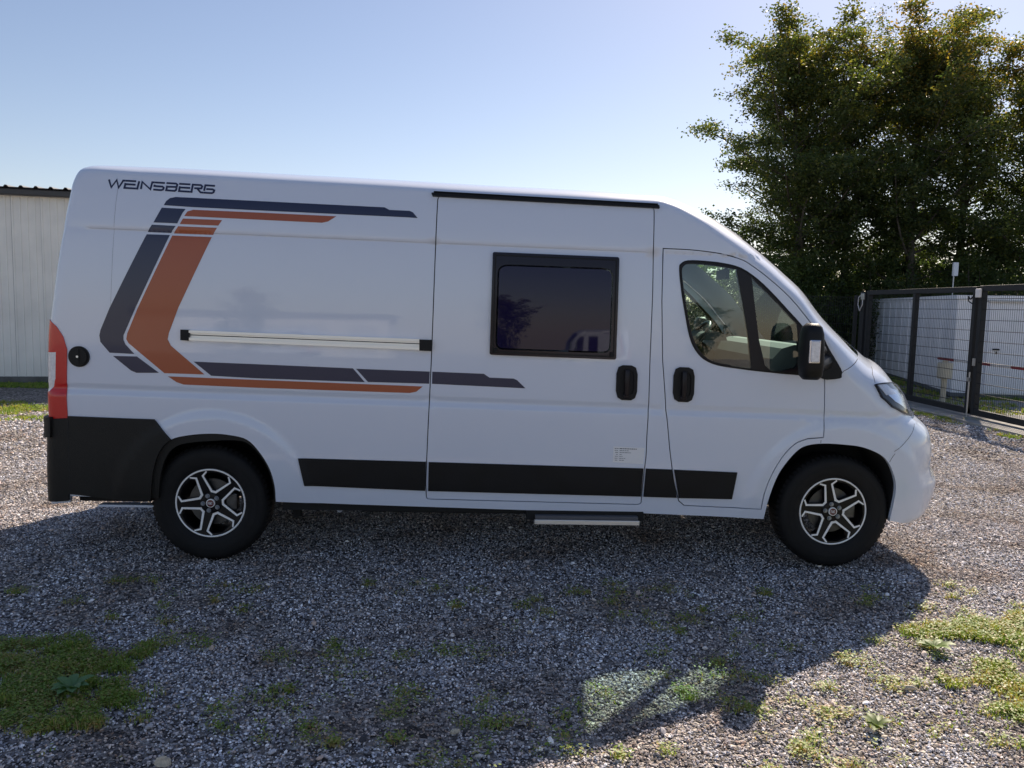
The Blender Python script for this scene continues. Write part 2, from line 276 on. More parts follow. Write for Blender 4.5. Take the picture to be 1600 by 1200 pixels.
RCAPL = [[-0.141, 1.4377], [-0.0906, 1.4378], [-0.0911, 1.371], [-0.1415, 1.3729]]
RCAPR = [[1.3256, 1.4341], [1.4049, 1.4344], [1.4039, 1.3645], [1.3265, 1.3647]]
DRIP = [[1.3848, 2.3431], [1.4005, 2.3459], [2.8078, 2.3318], [2.8116, 2.3137], [1.3932, 2.3254]]
BUMPS = [[-0.8418, 0.8727], [-0.3138, 0.8731], [-0.2793, 0.8328], [-0.2227, 0.7654], [-0.2883, 0.6819], [-0.331, 0.5986], [-0.3512, 0.5072], [-0.3613, 0.3717], [-0.8714, 0.3828]]
CAP = [[-0.7702, 1.2459]]
HAND1 = [[2.6339, 1.211]]
HAND2 = [[2.9974, 1.2124]]
STICK = [[2.5637, 0.8015], [2.7629, 0.798], [2.7591, 0.6938], [2.5635, 0.6996]]
LOGO = [[-0.5882, 2.3427], [0.0652, 2.3369], [0.0656, 2.2728], [-0.5787, 2.2792]]
BAND = [[1.2671, 1.0873], [1.2666, 1.0458], [0.3121, 1.0922], [2.7649, 1.0894], [2.7682, 1.0475]]
LINES = [[-0.4612, 2.0878], [-0.6982, 2.0204], [2.773, 2.0593], [1.4138, 2.0601], [2.691, 2.1194]]
HL2 = [[1.5105, 0.9183]]
init_strip(STATIONS)
# ------------------------------------------------------------------ curved sheets: a polygon in a surface's own coordinates, lifted on to that surface
def in_poly(P, poly):
    x, y = P[:, 0], P[:, 1]; r = np.zeros(len(P), bool); n = len(poly)
    for i in range(n):
        x0, y0 = poly[i]; x1, y1 = poly[(i+1) % n]
        c = ((y0 > y) != (y1 > y))
        with np.errstate(divide='ignore', invalid='ignore'):
            r ^= c & (x < (x1-x0)*(y-y0)/((y1-y0) if y1 != y0 else 1e-12) + x0)
    return r
def edge_dist(P, poly):
    d = np.full(len(P), 1e9); n = len(poly)
    for i in range(n):
        a = np.array(poly[i], float); b = np.array(poly[(i+1) % n], float); ab = b-a; L = ab@ab
        if L < 1e-14: continue
        t = np.clip(((P-a)@ab)/L, 0, 1); d = np.minimum(d, np.hypot(*(P-a-t[:, None]*ab).T))
    return d
def area(poly): p = np.array(poly, float); q = np.roll(p, -1, 0); return .5*np.sum(p[:, 0]*q[:, 1]-q[:, 0]*p[:, 1])
def ccw(poly): poly = [tuple(map(float, p[:2])) for p in poly]; return poly if area(poly) > 0 else poly[::-1]
def dens(poly, res):
    o = []; n = len(poly)
    for i in range(n):
        a = np.array(poly[i]); b = np.array(poly[(i+1) % n]); k = max(1, int(math.ceil(np.hypot(*(b-a))/res)))
        for j in range(k): o.append(tuple(a+(b-a)*j/k))
    return o
def rounded(poly, r, k=4):
    poly = ccw(poly); o = []; n = len(poly)
    for i in range(n):
        p = np.array(poly[i]); a = np.array(poly[i-1])-p; b = np.array(poly[(i+1) % n])-p; la, lb = np.hypot(*a), np.hypot(*b); rr = min(r, la*.45, lb*.45)
        A = p+a/la*rr; B = p+b/lb*rr
        for j in range(k+1): t = j/k; o.append(tuple((1-t)**2*A+2*t*(1-t)*p+t*t*B))
    return o
def smooth_closed(poly, k=4):   # Catmull-Rom through the points of a closed outline
    P = np.array([p[:2] for p in poly], float); n = len(P); o = []
    for i in range(n):
        p0, p1, p2, p3 = P[i-1], P[i], P[(i+1) % n], P[(i+2) % n]
        for j in range(k):
            t = j/k; o.append(tuple(.5*((2*p1)+(-p0+p2)*t+(2*p0-5*p1+4*p2-p3)*t*t+(-p0+3*p1-3*p2+p3)*t**3)))
    return o
def inset(poly, d):
    poly = ccw(poly); n = len(poly); o = []
    for i in range(n):
        p = np.array(poly[i]); a = p-np.array(poly[i-1]); b = np.array(poly[(i+1) % n])-p
        a /= max(np.hypot(*a), 1e-9); b /= max(np.hypot(*b), 1e-9); na = np.array([-a[1], a[0]]); nb = np.array([-b[1], b[0]])
        m = na+nb; l = np.hypot(*m); m = m/l if l > 1e-6 else na; c = max(.4, m@na); o.append(tuple(p+m*d/c))
    return o
def side_map(p, off=0.0):
    p = np.atleast_2d(p); x, w = p[:, 0], p[:, 1]
    return np.stack([x, -(S(x, w)+off), wz(x, w)], -1)
def side_nrm(p):
    p = np.atleast_2d(p); h = 2e-3; x, w = p[:, 0], p[:, 1]
    gx = (S(x+h, w)-S(x-h, w))/(2*h); gw = (S(x, w+h)-S(x, w-h))/(2*h)
    n = np.stack([-(gx+RAKE*gw), -np.ones_like(gx), -gw], -1); return n/np.linalg.norm(n, axis=1)[:, None]
def strip_nrm(p):
    p = np.atleast_2d(p); s, q = p[:, 0], np.clip(p[:, 1], .004, .9999); hs, hq = 2e-2, 2e-3; smax = len(STATIONS)-1.0
    ds = strip_pt(np.clip(s+hs, 0, smax), q)-strip_pt(np.clip(s-hs, 0, smax), q); dq = strip_pt(s, np.clip(q+hq, 0, 1))-strip_pt(s, np.clip(q-hq, 0, 1))
    n = np.cross(ds, dq); P = strip_pt(s, q); c = np.array([2.0, 0, 1.2]); sg = np.sign(np.sum(n*(P-c), 1)); sg[sg == 0] = 1
    n = n*sg[:, None]; l = np.linalg.norm(n, axis=1); l[l == 0] = 1; n = n/l[:, None]
    z = p[:, 1] < .004
    if z.any():   # blend on to the flank's own normal along the seam
        n[z] = side_nrm(np.stack([cr(_ST[:, 0], s[z]), cr(_ST[:, 1], s[z])], -1))
    return n
def strip_map(p, off=0.0):
    p = np.atleast_2d(p); P = strip_pt(p[:, 0], p[:, 1])
    return P+strip_nrm(p)*off if off else P
WROWS = sorted(set(list(np.round(np.arange(.3, 2.5, .06), 3))+[.955, .98, 1.005, 1.02, 1.036, 1.042, 1.048, 1.06, 1.075, 1.088, 1.11, 1.14, 2.0, 2.018, 2.024, 2.030, 2.035, 2.040, 2.06]))
def cdt(poly, holes, grid, margin):
    loops = [poly]+holes; V = []; E = []
    for L in loops:
        b = len(V); V += list(L); E += [(b+i, b+(i+1) % len(L)) for i in range(len(L))]
    if len(grid):
        g = np.array(grid); k = in_poly(g, poly) & (edge_dist(g, poly) > margin)
        for h in holes: k &= ~in_poly(g, h) & (edge_dist(g, h) > margin)
        V += [tuple(p) for p in g[k]]
    r = geometry.delaunay_2d_cdt([Vector(p) for p in V], E, [], 0, 1e-7)
    vs = np.array([tuple(v) for v in r[0]]); fs = np.array(r[2])
    c = vs[fs].mean(1); k = in_poly(c, poly)
    for h in holes: k &= ~in_poly(c, h)
    a = vs[fs]; ar = (a[:, 1, 0]-a[:, 0, 0])*(a[:, 2, 1]-a[:, 0, 1])-(a[:, 1, 1]-a[:, 0, 1])*(a[:, 2, 0]-a[:, 0, 0])
    k &= np.abs(ar) > 1e-10
    return vs, fs[k]
def sheet(poly, holes=(), off=0.0, thick=.0, res=.06, kind='side', rows=None, ret=False, mg=None, bevel=0.0, raw=False, scale=(1, 1), open_edge=False):
    """faces of a polygon lifted on to the flank ('side') or the wrap-round strip ('strip'), with walls going inwards by thick"""
    poly = ccw(poly); holes = [ccw(h) for h in holes]; sc = np.array(scale, float)
    if not raw:
        poly = [tuple(p/sc) for p in np.array(dens([tuple(np.array(p)*sc) for p in poly], res))]
        holes = [[tuple(p/sc) for p in np.array(dens([tuple(np.array(p)*sc) for p in h], res))] for h in holes]
    P = np.array(poly); (x0, y0), (x1, y1) = P.min(0), P.max(0)
    if kind == 'side':
        ys = [w for w in WROWS if y0 < w < y1] if rows is None else rows
        if res < .05 and rows is None: ys = sorted(set(ys+list(np.arange(y0+res*.5, y1, res))))
        xs = np.arange(x0+res*.37, x1, res)
    else: xs = np.arange(x0+res*.5/sc[0], x1, res/sc[0]); ys = np.arange(y0+res*.5/sc[1], y1, res/sc[1])
    g = [(x, y) for x in xs for y in ys]
    if kind == 'side' and (x1-x0) > .8:      # rings of points that follow the pressed wheel-arch flares
        for cx, cz in ((.04, .33), (4.05, .34)):
            g = [(x, y) for x, y in g if not (.535 < math.hypot(x-cx, wz(x, y)-cz) < .695)]
            for i, r in enumerate((.545, .565, .585, .600, .615, .630, .645, .660, .675, .690)):
                for k in range(96): t = 2*math.pi*(k+.5*(i % 2))/96; X_ = cx+r*math.cos(t); g.append((X_, zw(X_, cz+r*math.sin(t))))
    vs, fs = cdt([tuple(p*sc) for p in P], [[tuple(np.array(p)*sc) for p in h] for h in holes], np.array(g)*sc if g else [], min(res*.3, .012) if mg is None else mg)
    vs = vs/sc
    mp, nm = (side_map, side_nrm) if kind == 'side' else (strip_map, strip_nrm)
    V = mp(vs, off); N = nm(vs); F = []
    tn = np.cross(V[fs[:, 1]]-V[fs[:, 0]], V[fs[:, 2]]-V[fs[:, 0]]); s = np.sum(tn*N[fs[:, 0]], 1)
    fs = np.where((s < 0)[:, None], fs[:, ::-1], fs); F = [tuple(t) for t in fs]
    V = list(V); N = list(N)
    if thick:
        for li, L in enumerate([poly]+holes):
            L = np.array(L); A = mp(L, off); nA = nm(L); B = A-nA*thick; n = len(L)
            t = np.roll(A, -1, 0)-np.roll(A, 1, 0); wn_ = np.cross(t, nA); l = np.linalg.norm(wn_, axis=1); l[l == 0] = 1; wn_ /= l[:, None]
            cen = A.mean(0); sg = 1.0
            # outward for the outline, into the hole for holes
            lp = L[0]+0; test = A+wn_*.01
            # sample orientation in the domain
            d_out = np.sum((test-cen)**2)-np.sum((A-cen)**2)
            sg = 1.0 if (d_out > 0) == (li == 0) else -1.0
            wn_ *= sg; b = len(V); V += list(A)+list(B); N += list(wn_)+list(wn_)
            for i in range(n):
                j = (i+1) % n; q = (b+i, b+j, b+n+j, b+n+i)
                a3 = np.cross(V[q[1]]-V[q[0]], V[q[2]]-V[q[0]])
                F.append(q if a3@wn_[i] > 0 else q[::-1])
    return np.array(V), F, np.array(N)
def mirror(g):
    V, F, N = g; V = V*np.array([1, -1, 1]); N = N*np.array([1, -1, 1]); return V, [tuple(f[::-1]) for f in F], N
def joinm(*gs):
    V = []; F = []; N = []
    for v, f, n in gs:
        b = len(V); V += list(v); N += list(n); F += [tuple(int(i)+b for i in q) for q in f]
    return V, F, N
def put(name, g, m, parent, label=None):
    o = mesh(name, g[0], g[1], m, parent, normals=g[2])
    if label: o['label'] = label
    return o
def ribbon(pts, width, off, kind='side', res=.03):
    mp, nm = (side_map, side_nrm) if kind == 'side' else (strip_map, strip_nrm)
    P = [np.array(p[:2], float) for p in pts]; Q = [P[0]]
    for a, b in zip(P[:-1], P[1:]):
        d = np.linalg.norm(mp(b)[0]-mp(a)[0]); k = max(1, int(d/res)); Q += [a+(b-a)*(j+1)/k for j in range(k)]
    Q = np.array(Q); A = mp(Q, off); N = nm(Q); t = np.gradient(A, axis=0); s = np.cross(t, N); s /= np.linalg.norm(s, axis=1)[:, None]
    n = len(Q); V = np.concatenate([A+s*width/2, A-s*width/2]); F = []
    for i in range(n-1):
        q = (i, i+1, n+i+1, n+i); a3 = np.cross(V[q[1]]-V[q[0]], V[q[2]]-V[q[0]]); F.append(q if a3@N[i] > 0 else q[::-1])
    return V, F, np.concatenate([N, N])

# ------------------------------------------------------------------ the campervan
van = empty('campervan', (0, 0, 0))
tag(van, 'white high-roof campervan with navy and copper stripes parked side-on on the gravel', 'campervan')
# sampling of the strip
SS = [0.0]
for i in range(len(STATIONS)-1):
    a, b = STATIONS[i], STATIONS[i+1]; L = max(math.hypot(a[0]-b[0], a[1]-b[1]), math.hypot(a[2]-b[2], a[3]-b[3])*.7)
    k = max(2, min(10, int(round(L/.03)))); SS += [i+(j+1)/k for j in range(k)]
SS = np.array(SS); I_EDGE = [tuple(p) for p in np.stack([cr(_ST[:, 0], SS), cr(_ST[:, 1], SS)], -1)]
# the flank's outline: strip edge from tail over the roof to the nose, then the bottom line with both wheel arches
archF = smooth_closed(ARCH_F, 1); archR = [p[:2] for p in ARCH_R]
def smooth_open(pts, k=4):
    P = np.array([p[:2] for p in pts], float); n = len(P); P = np.vstack([2*P[0]-P[1], P, 2*P[-1]-P[-2]]); o = []
    for i in range(1, n):
        p0, p1, p2, p3 = P[i-1], P[i], P[i+1], P[i+2]
        for j in range(k): t = j/k; o.append(tuple(.5*((2*p1)+(-p0+p2)*t+(2*p0-5*p1+4*p2-p3)*t*t+(-p0+3*p1-3*p2+p3)*t**3)))
    o.append(tuple(P[-2])); return o
AF = smooth_open(ARCH_F, 4); AR = smooth_open(ARCH_R, 4)
bottom = AF[::-1]+[tuple(p[:2]) for p in SILL[::-1][1:-1]]+AR+[tuple(p[:2]) for p in REARBOT[::-1][1:]]
BOTTOM = dens(bottom+[bottom[-1]], .05)
flank = I_EDGE+[p for p in bottom]
flank = I_EDGE+[q for a, b in zip([I_EDGE[-1]]+bottom, bottom+[I_EDGE[0]]) for q in dens([a, b], .05)[:max(1, int(math.ceil(math.hypot(b[0]-a[0], b[1]-a[1])/.05)))]][1:]
# drop repeated points
def uniq(L):
    o = []
    for p in L:
        if not o or math.hypot(p[0]-o[-1][0], p[1]-o[-1][1]) > 2e-4: o.append(p)
    if math.hypot(o[0][0]-o[-1][0], o[0][1]-o[-1][1]) < 2e-4: o.pop()
    return o
flank = ccw(uniq(flank))
sdoor = rounded(SDOOR, .02, 2); cdoor = smooth_open(CDOOR[:12], 3)+[tuple(p[:2]) for p in CDOOR[12:14]]+smooth_open(CDOOR[14:20], 4)+[tuple(p[:2]) for p in CDOOR[20:]]
cdoor = uniq(ccw(cdoor)); sdoor = uniq(ccw(sdoor))
GAP = .0062
cwin = uniq(ccw(smooth_closed(CWIN, 3))); vwin_hole = ccw(VWIN)
g_near = sheet(flank, [dens(inset(sdoor, -GAP), .05), dens(inset(cdoor, -GAP), .05)], 0, .025, .055, raw=True)
g_far = sheet(flank, [dens(inset(cdoor, -GAP), .05)], 0, .025, .055, raw=True)
# strip grid
qs = np.concatenate([np.linspace(0, .55, 20), np.linspace(.58, 1, 18)])
s_idx = SS; nq = len(qs); ns = len(SS)
Sg, Qg = np.meshgrid(SS, qs, indexing='ij'); PV = strip_map(np.stack([Sg.ravel(), Qg.ravel()], -1)); NV = strip_nrm(np.stack([Sg.ravel(), Qg.ravel()], -1))
NV[Qg.ravel() >= 1, 1] = 0
WS0, WS1, WQ = 31.0, 37.0, .345      # windscreen range
def strip_faces(cond):
    F = []
    for i in range(ns-1):
        for j in range(nq-1):
            if cond((SS[i]+SS[i+1])/2, (qs[j]+qs[j+1])/2):
                q = (i*nq+j, i*nq+j+1, (i+1)*nq+j+1, (i+1)*nq+j); a3 = np.cross(PV[q[1]]-PV[q[0]], PV[q[2]]-PV[q[0]])
                F.append(q if a3@NV[q[0]] > 0 else q[::-1])
    return F
def used(V, F, N):
    k = sorted({i for f in F for i in f}); mp = {a: b for b, a in enumerate(k)}
    return np.array(V)[k], [tuple(mp[i] for i in f) for f in F], np.array(N)[k]
isw = lambda s, q: WS0 < s < WS1 and q > WQ
g_strip = used(PV, strip_faces(lambda s, q: not isw(s, q)), NV)
g_wind = used(PV, strip_faces(isw), NV)
# bottom edge curl of bumper and floor pan handled by the underbody
put('body', joinm(g_near, mirror(g_far), g_strip, mirror(g_strip)), M['paint'], van)
put('windscreen', joinm(g_wind, mirror(g_wind)), M['glass'], van)
put('sliding_door', sheet(sdoor, [vwin_hole], .0005, .03, .055), M['paint'], van, 'white sliding side door with tinted window and black grab handle')
sd = [o for o in van.children if o.name.startswith('sliding_door')][0]
cd = put('cab_door', sheet(cdoor, [cwin], .0, .03, .055), M['paint'], van)
put('cab_door', mirror(sheet(cdoor, [cwin], .0, .03, .055)), M['paint'], van)
# dark backing sheets added behind the door gaps to deepen their shade
for outl in (sdoor, cdoor):
    put('dark_gap_backing', sheet(dens(inset(outl, -.012), .05), [dens(inset(outl, .008), .05)], -.016, .004, .05, raw=True), M['seam'], van)
# cab windows
for mir in (0, 1):
    k = mirror if mir else (lambda g: g)
    gl1 = smooth_closed(CGL1, 3); gl2 = smooth_closed(CGL2, 3)
    w = put('cab_window', k(sheet(cwin, [gl1, gl2], .0015, .035, .05)), M['gloss_black'], van)
    put('pane', k(sheet(inset(gl1, -.006), [], -.006, .003, .05)), M['glass'], w)
    put('pane', k(sheet(inset(gl2, -.006), [], -.004, .003, .05)), M['glass'], w)
    lip = uniq(inset(cwin, .012))
    put('window_seal', k(sheet(cwin, [lip], .004, .01, .04)), M['plastic'], w)
# camper window in the sliding door
vw = put('camper_window', sheet(rounded(VWIN, .022), [rounded(inset(VWINI, -.01), .03)], .020, .03, .05), M['winframe'], van)
put('pane', sheet(rounded(VWINI, .045, 6), [], .026, .02, .03), M['privacy'], vw)
put('frame_lip', sheet(rounded(inset(VWIN, .014), .02), [rounded(inset(VWIN, .022), .02)], .0225, .004, .05), M['plastic'], vw)
for cx in (1.80, 2.53): mb = MB(); p = side_map((cx, 1.385), .03)[0]; mb.box((p[0]-.012, p[1]-.006, p[2]-.015), (p[0]+.012, p[1]+.02, p[2]+.015)); mb.build('latch', M['plastic'], vw, bevel=.003)
# panel joints: flat dark ribbons on the skin, standing for shaded grooves
def joint(pts, kind='side', w=.004, d=.0008, both=False):
    g = ribbon(pts, w, d, kind); put('panel_joint', g, M['seam'], van)
joint([(3.9965, 1.30), (4.012, 1.325), (4.0225, 1.3363)]); joint([(37.0, .004), (37.0, .30)], 'strip')
joint([(38.1, .40), (38.4, .27), (39.05, .19)], 'strip')
joint([(4.352, .762), (4.372, .800), (4.386, .818)], 'side', .003); joint([(44.1, .004), (43.7, .12), (43.2, .24), (42.7, .35)], 'strip', .003)
joint([(3.893, .662+.23), (3.893, .872)], 'side', .003)
joint([(-.53, 2.32), (-.555, 1.9), (-.585, 1.30)], 'side', .0010, .0004)
# copper and navy foil
for nm_ in ('D1','D2','D3','D4','D5','D6','D7','D8'):
    put('stripe', sheet(globals()[nm_], [], .0022, .0018, .03, mg=.002), M['navy'], van, 'navy blue stripe')
for nm_ in ('O1','O2','O3','O4','O5'):
    put('stripe', sheet(globals()[nm_], [], .0022, .0018, .03, mg=.002), M['copper'], van, 'copper orange stripe')
# lower rubbing strips
for nm_ in ('STRIP1', 'STRIP2', 'STRIP3', 'STRIP4'):
    g = joinm(sheet(globals()[nm_], [], .011, .012, .05), sheet(inset(globals()[nm_], .012), [], .0135, .003, .05))
    put('rubbing_strip', g, M['plastic'], sd if nm_ == 'STRIP2' else (cd if nm_ == 'STRIP4' else van))
# slide rail
rail = put('slide_rail', sheet(RAILM, [], .004, .004, .05), M['alu'], van)
put('rail_lip', sheet(RAILT, [], .022, .022, .05), M['alu'], rail); put('rail_lip', sheet(RAILB, [], .020, .020, .05), M['alu'], rail)
put('rail_cap', sheet(RCAPL, [], .024, .024, .05), M['plastic'], rail); put('rail_cap', sheet(RCAPR, [], .024, .024, .05), M['plastic'], rail)
rm = [(-.0918, 1.409), (1.3253, 1.409), (1.3253, 1.404), (-.0918, 1.404)]; put('rail_groove', sheet(rm, [], .006, .002, .05), M['seam'], rail)
put('roof_gutter', joinm(sheet(DRIP, [], .020, .02, .05), sheet([(1.40, 2.349), (2.80, 2.3345), (2.80, 2.3395), (1.40, 2.354)], [], .026, .026, .05)), M['plastic'], van)
# rear bumper: flank piece and the piece that wraps the corner
bs = [(min(p[0], 9), p[1]) for p in BUMPS]
BUMPP = [(-.8445, .873), (-.3138, .873), (-.279, .833), (-.222, .765)]+[(p[0]+.003, p[1]) for p in AR if p[1] < .755 and p[0] < -.2]+[(-.356, .350), (-.60, .352), (-.8675, .375)]
g1 = sheet(BUMPP, [], .016, .03, .04)
g2 = sheet([(.12, 0), (3.05, 0), (3.05, 1), (.12, 1)], [], .016, .02, .05, 'strip', scale=(.16, .9))
g3 = sheet([(2.25, .32), (3.12, .32), (3.12, 1), (2.25, 1)], [], .034, .03, .05, 'strip', scale=(.16, .9))
put('rear_bumper', joinm(g1, g2, mirror(g2), mirror(g1), g3, mirror(g3)), M['bumper'], van)
put('panel_joint', ribbon([(-.842, .86), (-.852, .40)], .004, .0175), M['seam'], van)
# lamps
TAILP = [(6.25, .43), (6.02, .28), (5.66, .12), (5.27, .03), (4.3, .025), (2.98, .025), (2.98, .62), (6.1, .62)]
tl = put('taillight', sheet(TAILP, [[(5.2, .60), (5.2, .26), (4.4, .26), (4.15, .30), (3.98, .38), (3.98, .60)]], .006, .01, .02, 'strip', scale=(.16, .6)), M['redlens'], van)
put('lens', sheet([(5.2, .60), (5.2, .26), (4.4, .26), (4.15, .30), (3.98, .38), (3.98, .60)], [], .005, .008, .02, 'strip', scale=(.16, .6)), M['clearlens'], tl)
tl2 = put('taillight', mirror(sheet(TAILP, [], .006, .01, .02, 'strip', scale=(.16, .6))), M['redlens'], van)
HEADP = [(39.11, .166), (39.4, .27), (39.8, .40), (40.5, .56), (41.5, .66), (42.5, .70), (42.64, .62), (42.3, .44), (41.81, .302), (41.14, .176), (40.2, .135)]
for k in (lambda g: g, mirror):
    hl = put('headlight', k(sheet(HEADP, [], .002, .004, .02, 'strip', scale=(.09, .8))), M['lampdark'], van)
    inn = [(39.9, .30), (40.6, .44), (41.4, .52), (42.1, .56), (42.0, .44), (41.5, .34), (40.9, .25), (40.3, .22)]
    put('reflector', k(sheet(inn, [], .006, .004, .015, 'strip', scale=(.09, .8))), M['chrome'], hl)
    put('daytime_strip', k(sheet([(39.25, .19), (39.6, .30), (40.5, .34), (40.2, .20)], [], .007, .004, .015, 'strip', scale=(.09, .8))), M['clearlens'], hl)
    put('lamp_glass', k(sheet(HEADP, [], .014, .012, .02, 'strip', scale=(.09, .8))), M['lampglass'], hl)
    put('bezel', k(sheet(HEADP, [inset([(a*.09, b*.8) for a, b in HEADP], .006) and [(a/.09, b/.8) for a, b in inset([(a*.09, b*.8) for a, b in HEADP], .007)]], .0145, .012, .02, 'strip', scale=(.09, .8))), M['gloss_black'], hl)
gr = sheet([(42.9, .66), (45.6, .62), (45.6, 1), (42.9, 1)], [], .006, .01, .04, 'strip', scale=(.08, .9)); put('grille', joinm(gr, mirror(gr)), M['gloss_black'], van)
gr = sheet([(47.3, .60), (51.2, .60), (51.2, 1), (47.3, 1)], [], .004, .01, .04, 'strip', scale=(.06, .9)); put('air_intake', joinm(gr, mirror(gr)), M['plastic'], van)
fg = sheet([(46.6, .40), (47.9, .38), (47.9, .52), (46.6, .52)], [], .004, .01, .02, 'strip', scale=(.06, .9))
put('fog_light', fg, M['clearlens'], van); put('fog_light', mirror(fg), M['clearlens'], van)
# round service cap
def disc(c, r, off, thick, n=28):
    return sheet([(c[0]+r*math.cos(2*math.pi*i/n), c[1]+r*math.sin(2*math.pi*i/n)) for i in range(n)], [], off, thick, .03)
cp = put('socket_cover', disc(CAP[0], .0645, .010, .012), M['plastic'], van)
put('cap_lid', disc(CAP[0], .054, .0155, .006), M['plastic'], cp)
put('cap_lock', disc((CAP[0][0]-.004, CAP[0][1]), .0075, .021, .008, 12), M['alu'], cp)
b_ = [(CAP[0][0]-.006, CAP[0][1]-.045), (CAP[0][0]+.006, CAP[0][1]-.045), (CAP[0][0]+.006, CAP[0][1]+.045), (CAP[0][0]-.006, CAP[0][1]+.045)]; put('cap_grip', sheet(b_, [], .019, .006, .03), M['plastic'], cp)
# grab handles
for c, par in ((HAND1[0], sd), (HAND2[0], cd)):
    cx, cw = c; oc = [(cx-.067, cw+.055), (cx-.055, cw+.098), (cx-.028, cw+.111), (cx+.028, cw+.111), (cx+.055, cw+.098), (cx+.067, cw+.055), (cx+.067, cw-.055), (cx+.055, cw-.095), (cx+.030, cw-.110), (cx-.030, cw-.110), (cx-.055, cw-.095), (cx-.067, cw-.055)]
    ic = [(cx+(a-cx)*.68, cw+(b-cw)*.72) for a, b in oc]
    h = put('handle', joinm(sheet(oc, [ic], .012, .014, .03), sheet(ic, [], .0025, .0, .03)), M['plastic'], par)
    mb = MB(); z0 = wz(cx, cw); y0 = side_map((cx, cw))[0][1]
    mb.box((cx-.015, y0-.030, z0-.085), (cx+.015, y0-.010, z0+.085)); mb.box((cx-.022, y0-.022, z0-.10), (cx+.022, y0+.002, z0-.07)); mb.build('grip', M['gloss_black'], par, bevel=.006, smooth=True)
# sticker with its printed rows (too small to read)
stk = put('sticker', sheet(STICK, [], .0016, .001, .03), M['paper'], sd)
for r, (a, b, h) in enumerate(((.008, .034, .0035), (.008, .033, .003), (.012, .033, .003), (.018, .032, .003), (.012, .032, .003), (.010, .032, .003), (.012, .032, .003))):
    for aa, bb in ((a, b), (.040, (.150, .098, .113, .056, .060, .082, .070)[r])):
        y = .789-.0126*r; x = 2.5637
        xx = aa
        while xx < bb: 
            L = min(random.uniform(.008, .02), bb-xx); hh = h*(1.5 if r == 0 and aa > .03 else 1)
            if L > .002: put('print_line', sheet([(x+xx, y-hh/2), (x+xx+L, y-hh/2), (x+xx+L, y+hh/2), (x+xx, y+hh/2)], [], .0022, 0, .1), M['ink'], stk)
            xx += L+.003
# lettering: strokes of the wide squared type; x in lettering units, t from 0 at the top to 1 at the bottom
LET = (('W', [[(70, 0), (110, .97), (178, .0), (212, .97), (268, .03), (300, .03)]]),
 ('E', [[(303, .03), (445, .03)], [(303, .33), (293, .95), (452, .95)], [(303, .47), (442, .47)]]), ('I', [[(455, .95), (470, .95), (488, 0)]]),
 ('N', [[(520, .98), (530, .05), (650, .95), (668, .04), (700, .04)]]), ('S', [[(703, .04), (842, .04)], [(703, .33), (703, .50), (815, .52), (832, .66), (824, .88), (800, .97), (690, .95)]]),
 ('B', [[(865, .03), (995, .03), (1015, .16), (1008, .46), (880, .49)], [(878, .36), (868, .95), (985, .97), (1003, .85), (1008, .60)]]),
 ('E', [[(1040, .03), (1195, .03)], [(1053, .34), (1045, .96), (1195, .97)], [(1052, .49), (1195, .49)]]),
 ('R', [[(1198, .97), (1218, .97), (1228, .04), (1340, .05), (1360, .2), (1350, .46), (1252, .49)], [(1295, .52), (1342, .97), (1385, .98)]]),
 ('G', [[(1535, .04), (1402, .03), (1390, .74)], [(1420, .50), (1508, .50), (1530, .62), (1522, .86), (1498, .99), (1388, .98)]]))
for c, strokes in LET:
    gs = []
    for j, st in enumerate(strokes):
        pts = [(-.5896+(x-70)*.0004394, 2.3365-(x-70)*.0000054-t*.0490) for x, t in st]; L = []; R_ = []; hw = .0056; n = len(pts)
        for i in range(n):
            p = np.array(pts[i]); a = (p-np.array(pts[i-1])) if i else None; b = (np.array(pts[i+1])-p) if i < n-1 else None
            a = b if a is None else a; b = a if b is None else b; a = a/np.hypot(*a); b = b/np.hypot(*b); m_ = np.array([-a[1]-b[1], a[0]+b[0]]); m_ /= np.hypot(*m_); d = hw/max(.62, m_@np.array([-a[1], a[0]]))
            L.append(tuple(p+m_*d)); R_.append(tuple(p-m_*d))
        gs.append(sheet(L+R_[::-1], [], .0022+.0005*j, .0018, .05))
    put('letter', joinm(*gs), M['navy'], van, 'dark blue capital letter %s' % c)
# step
mb = MB(); mb.box((2.02, -1.005, .300), (2.777, -.60, .362)); mb.build('step_housing', M['under'], van, bevel=.004)
mb = MB(); mb.box((2.075, -1.045, .318), (2.735, -.70, .340)); mb.build('entry_step', mat('step_tread', (.09, .09, .10), .6), van, bevel=.003)
mb = MB(); mb.box((2.070, -1.062, .288), (2.742, -1.046, .318)); mb.build('step_edge', M['alu'], van, bevel=.003)
mb = MB(); mb.tube([(.82, -.955, .340), (.82, -.90, .340)], .020, 14); mb.build('drain_cap', M['bolt'], van)
mb = MB(); mb.box((-.72, -.93, .328), (-.36, -.86, .344)); mb.build('tow_bracket', M['paint'], van, bevel=.004)
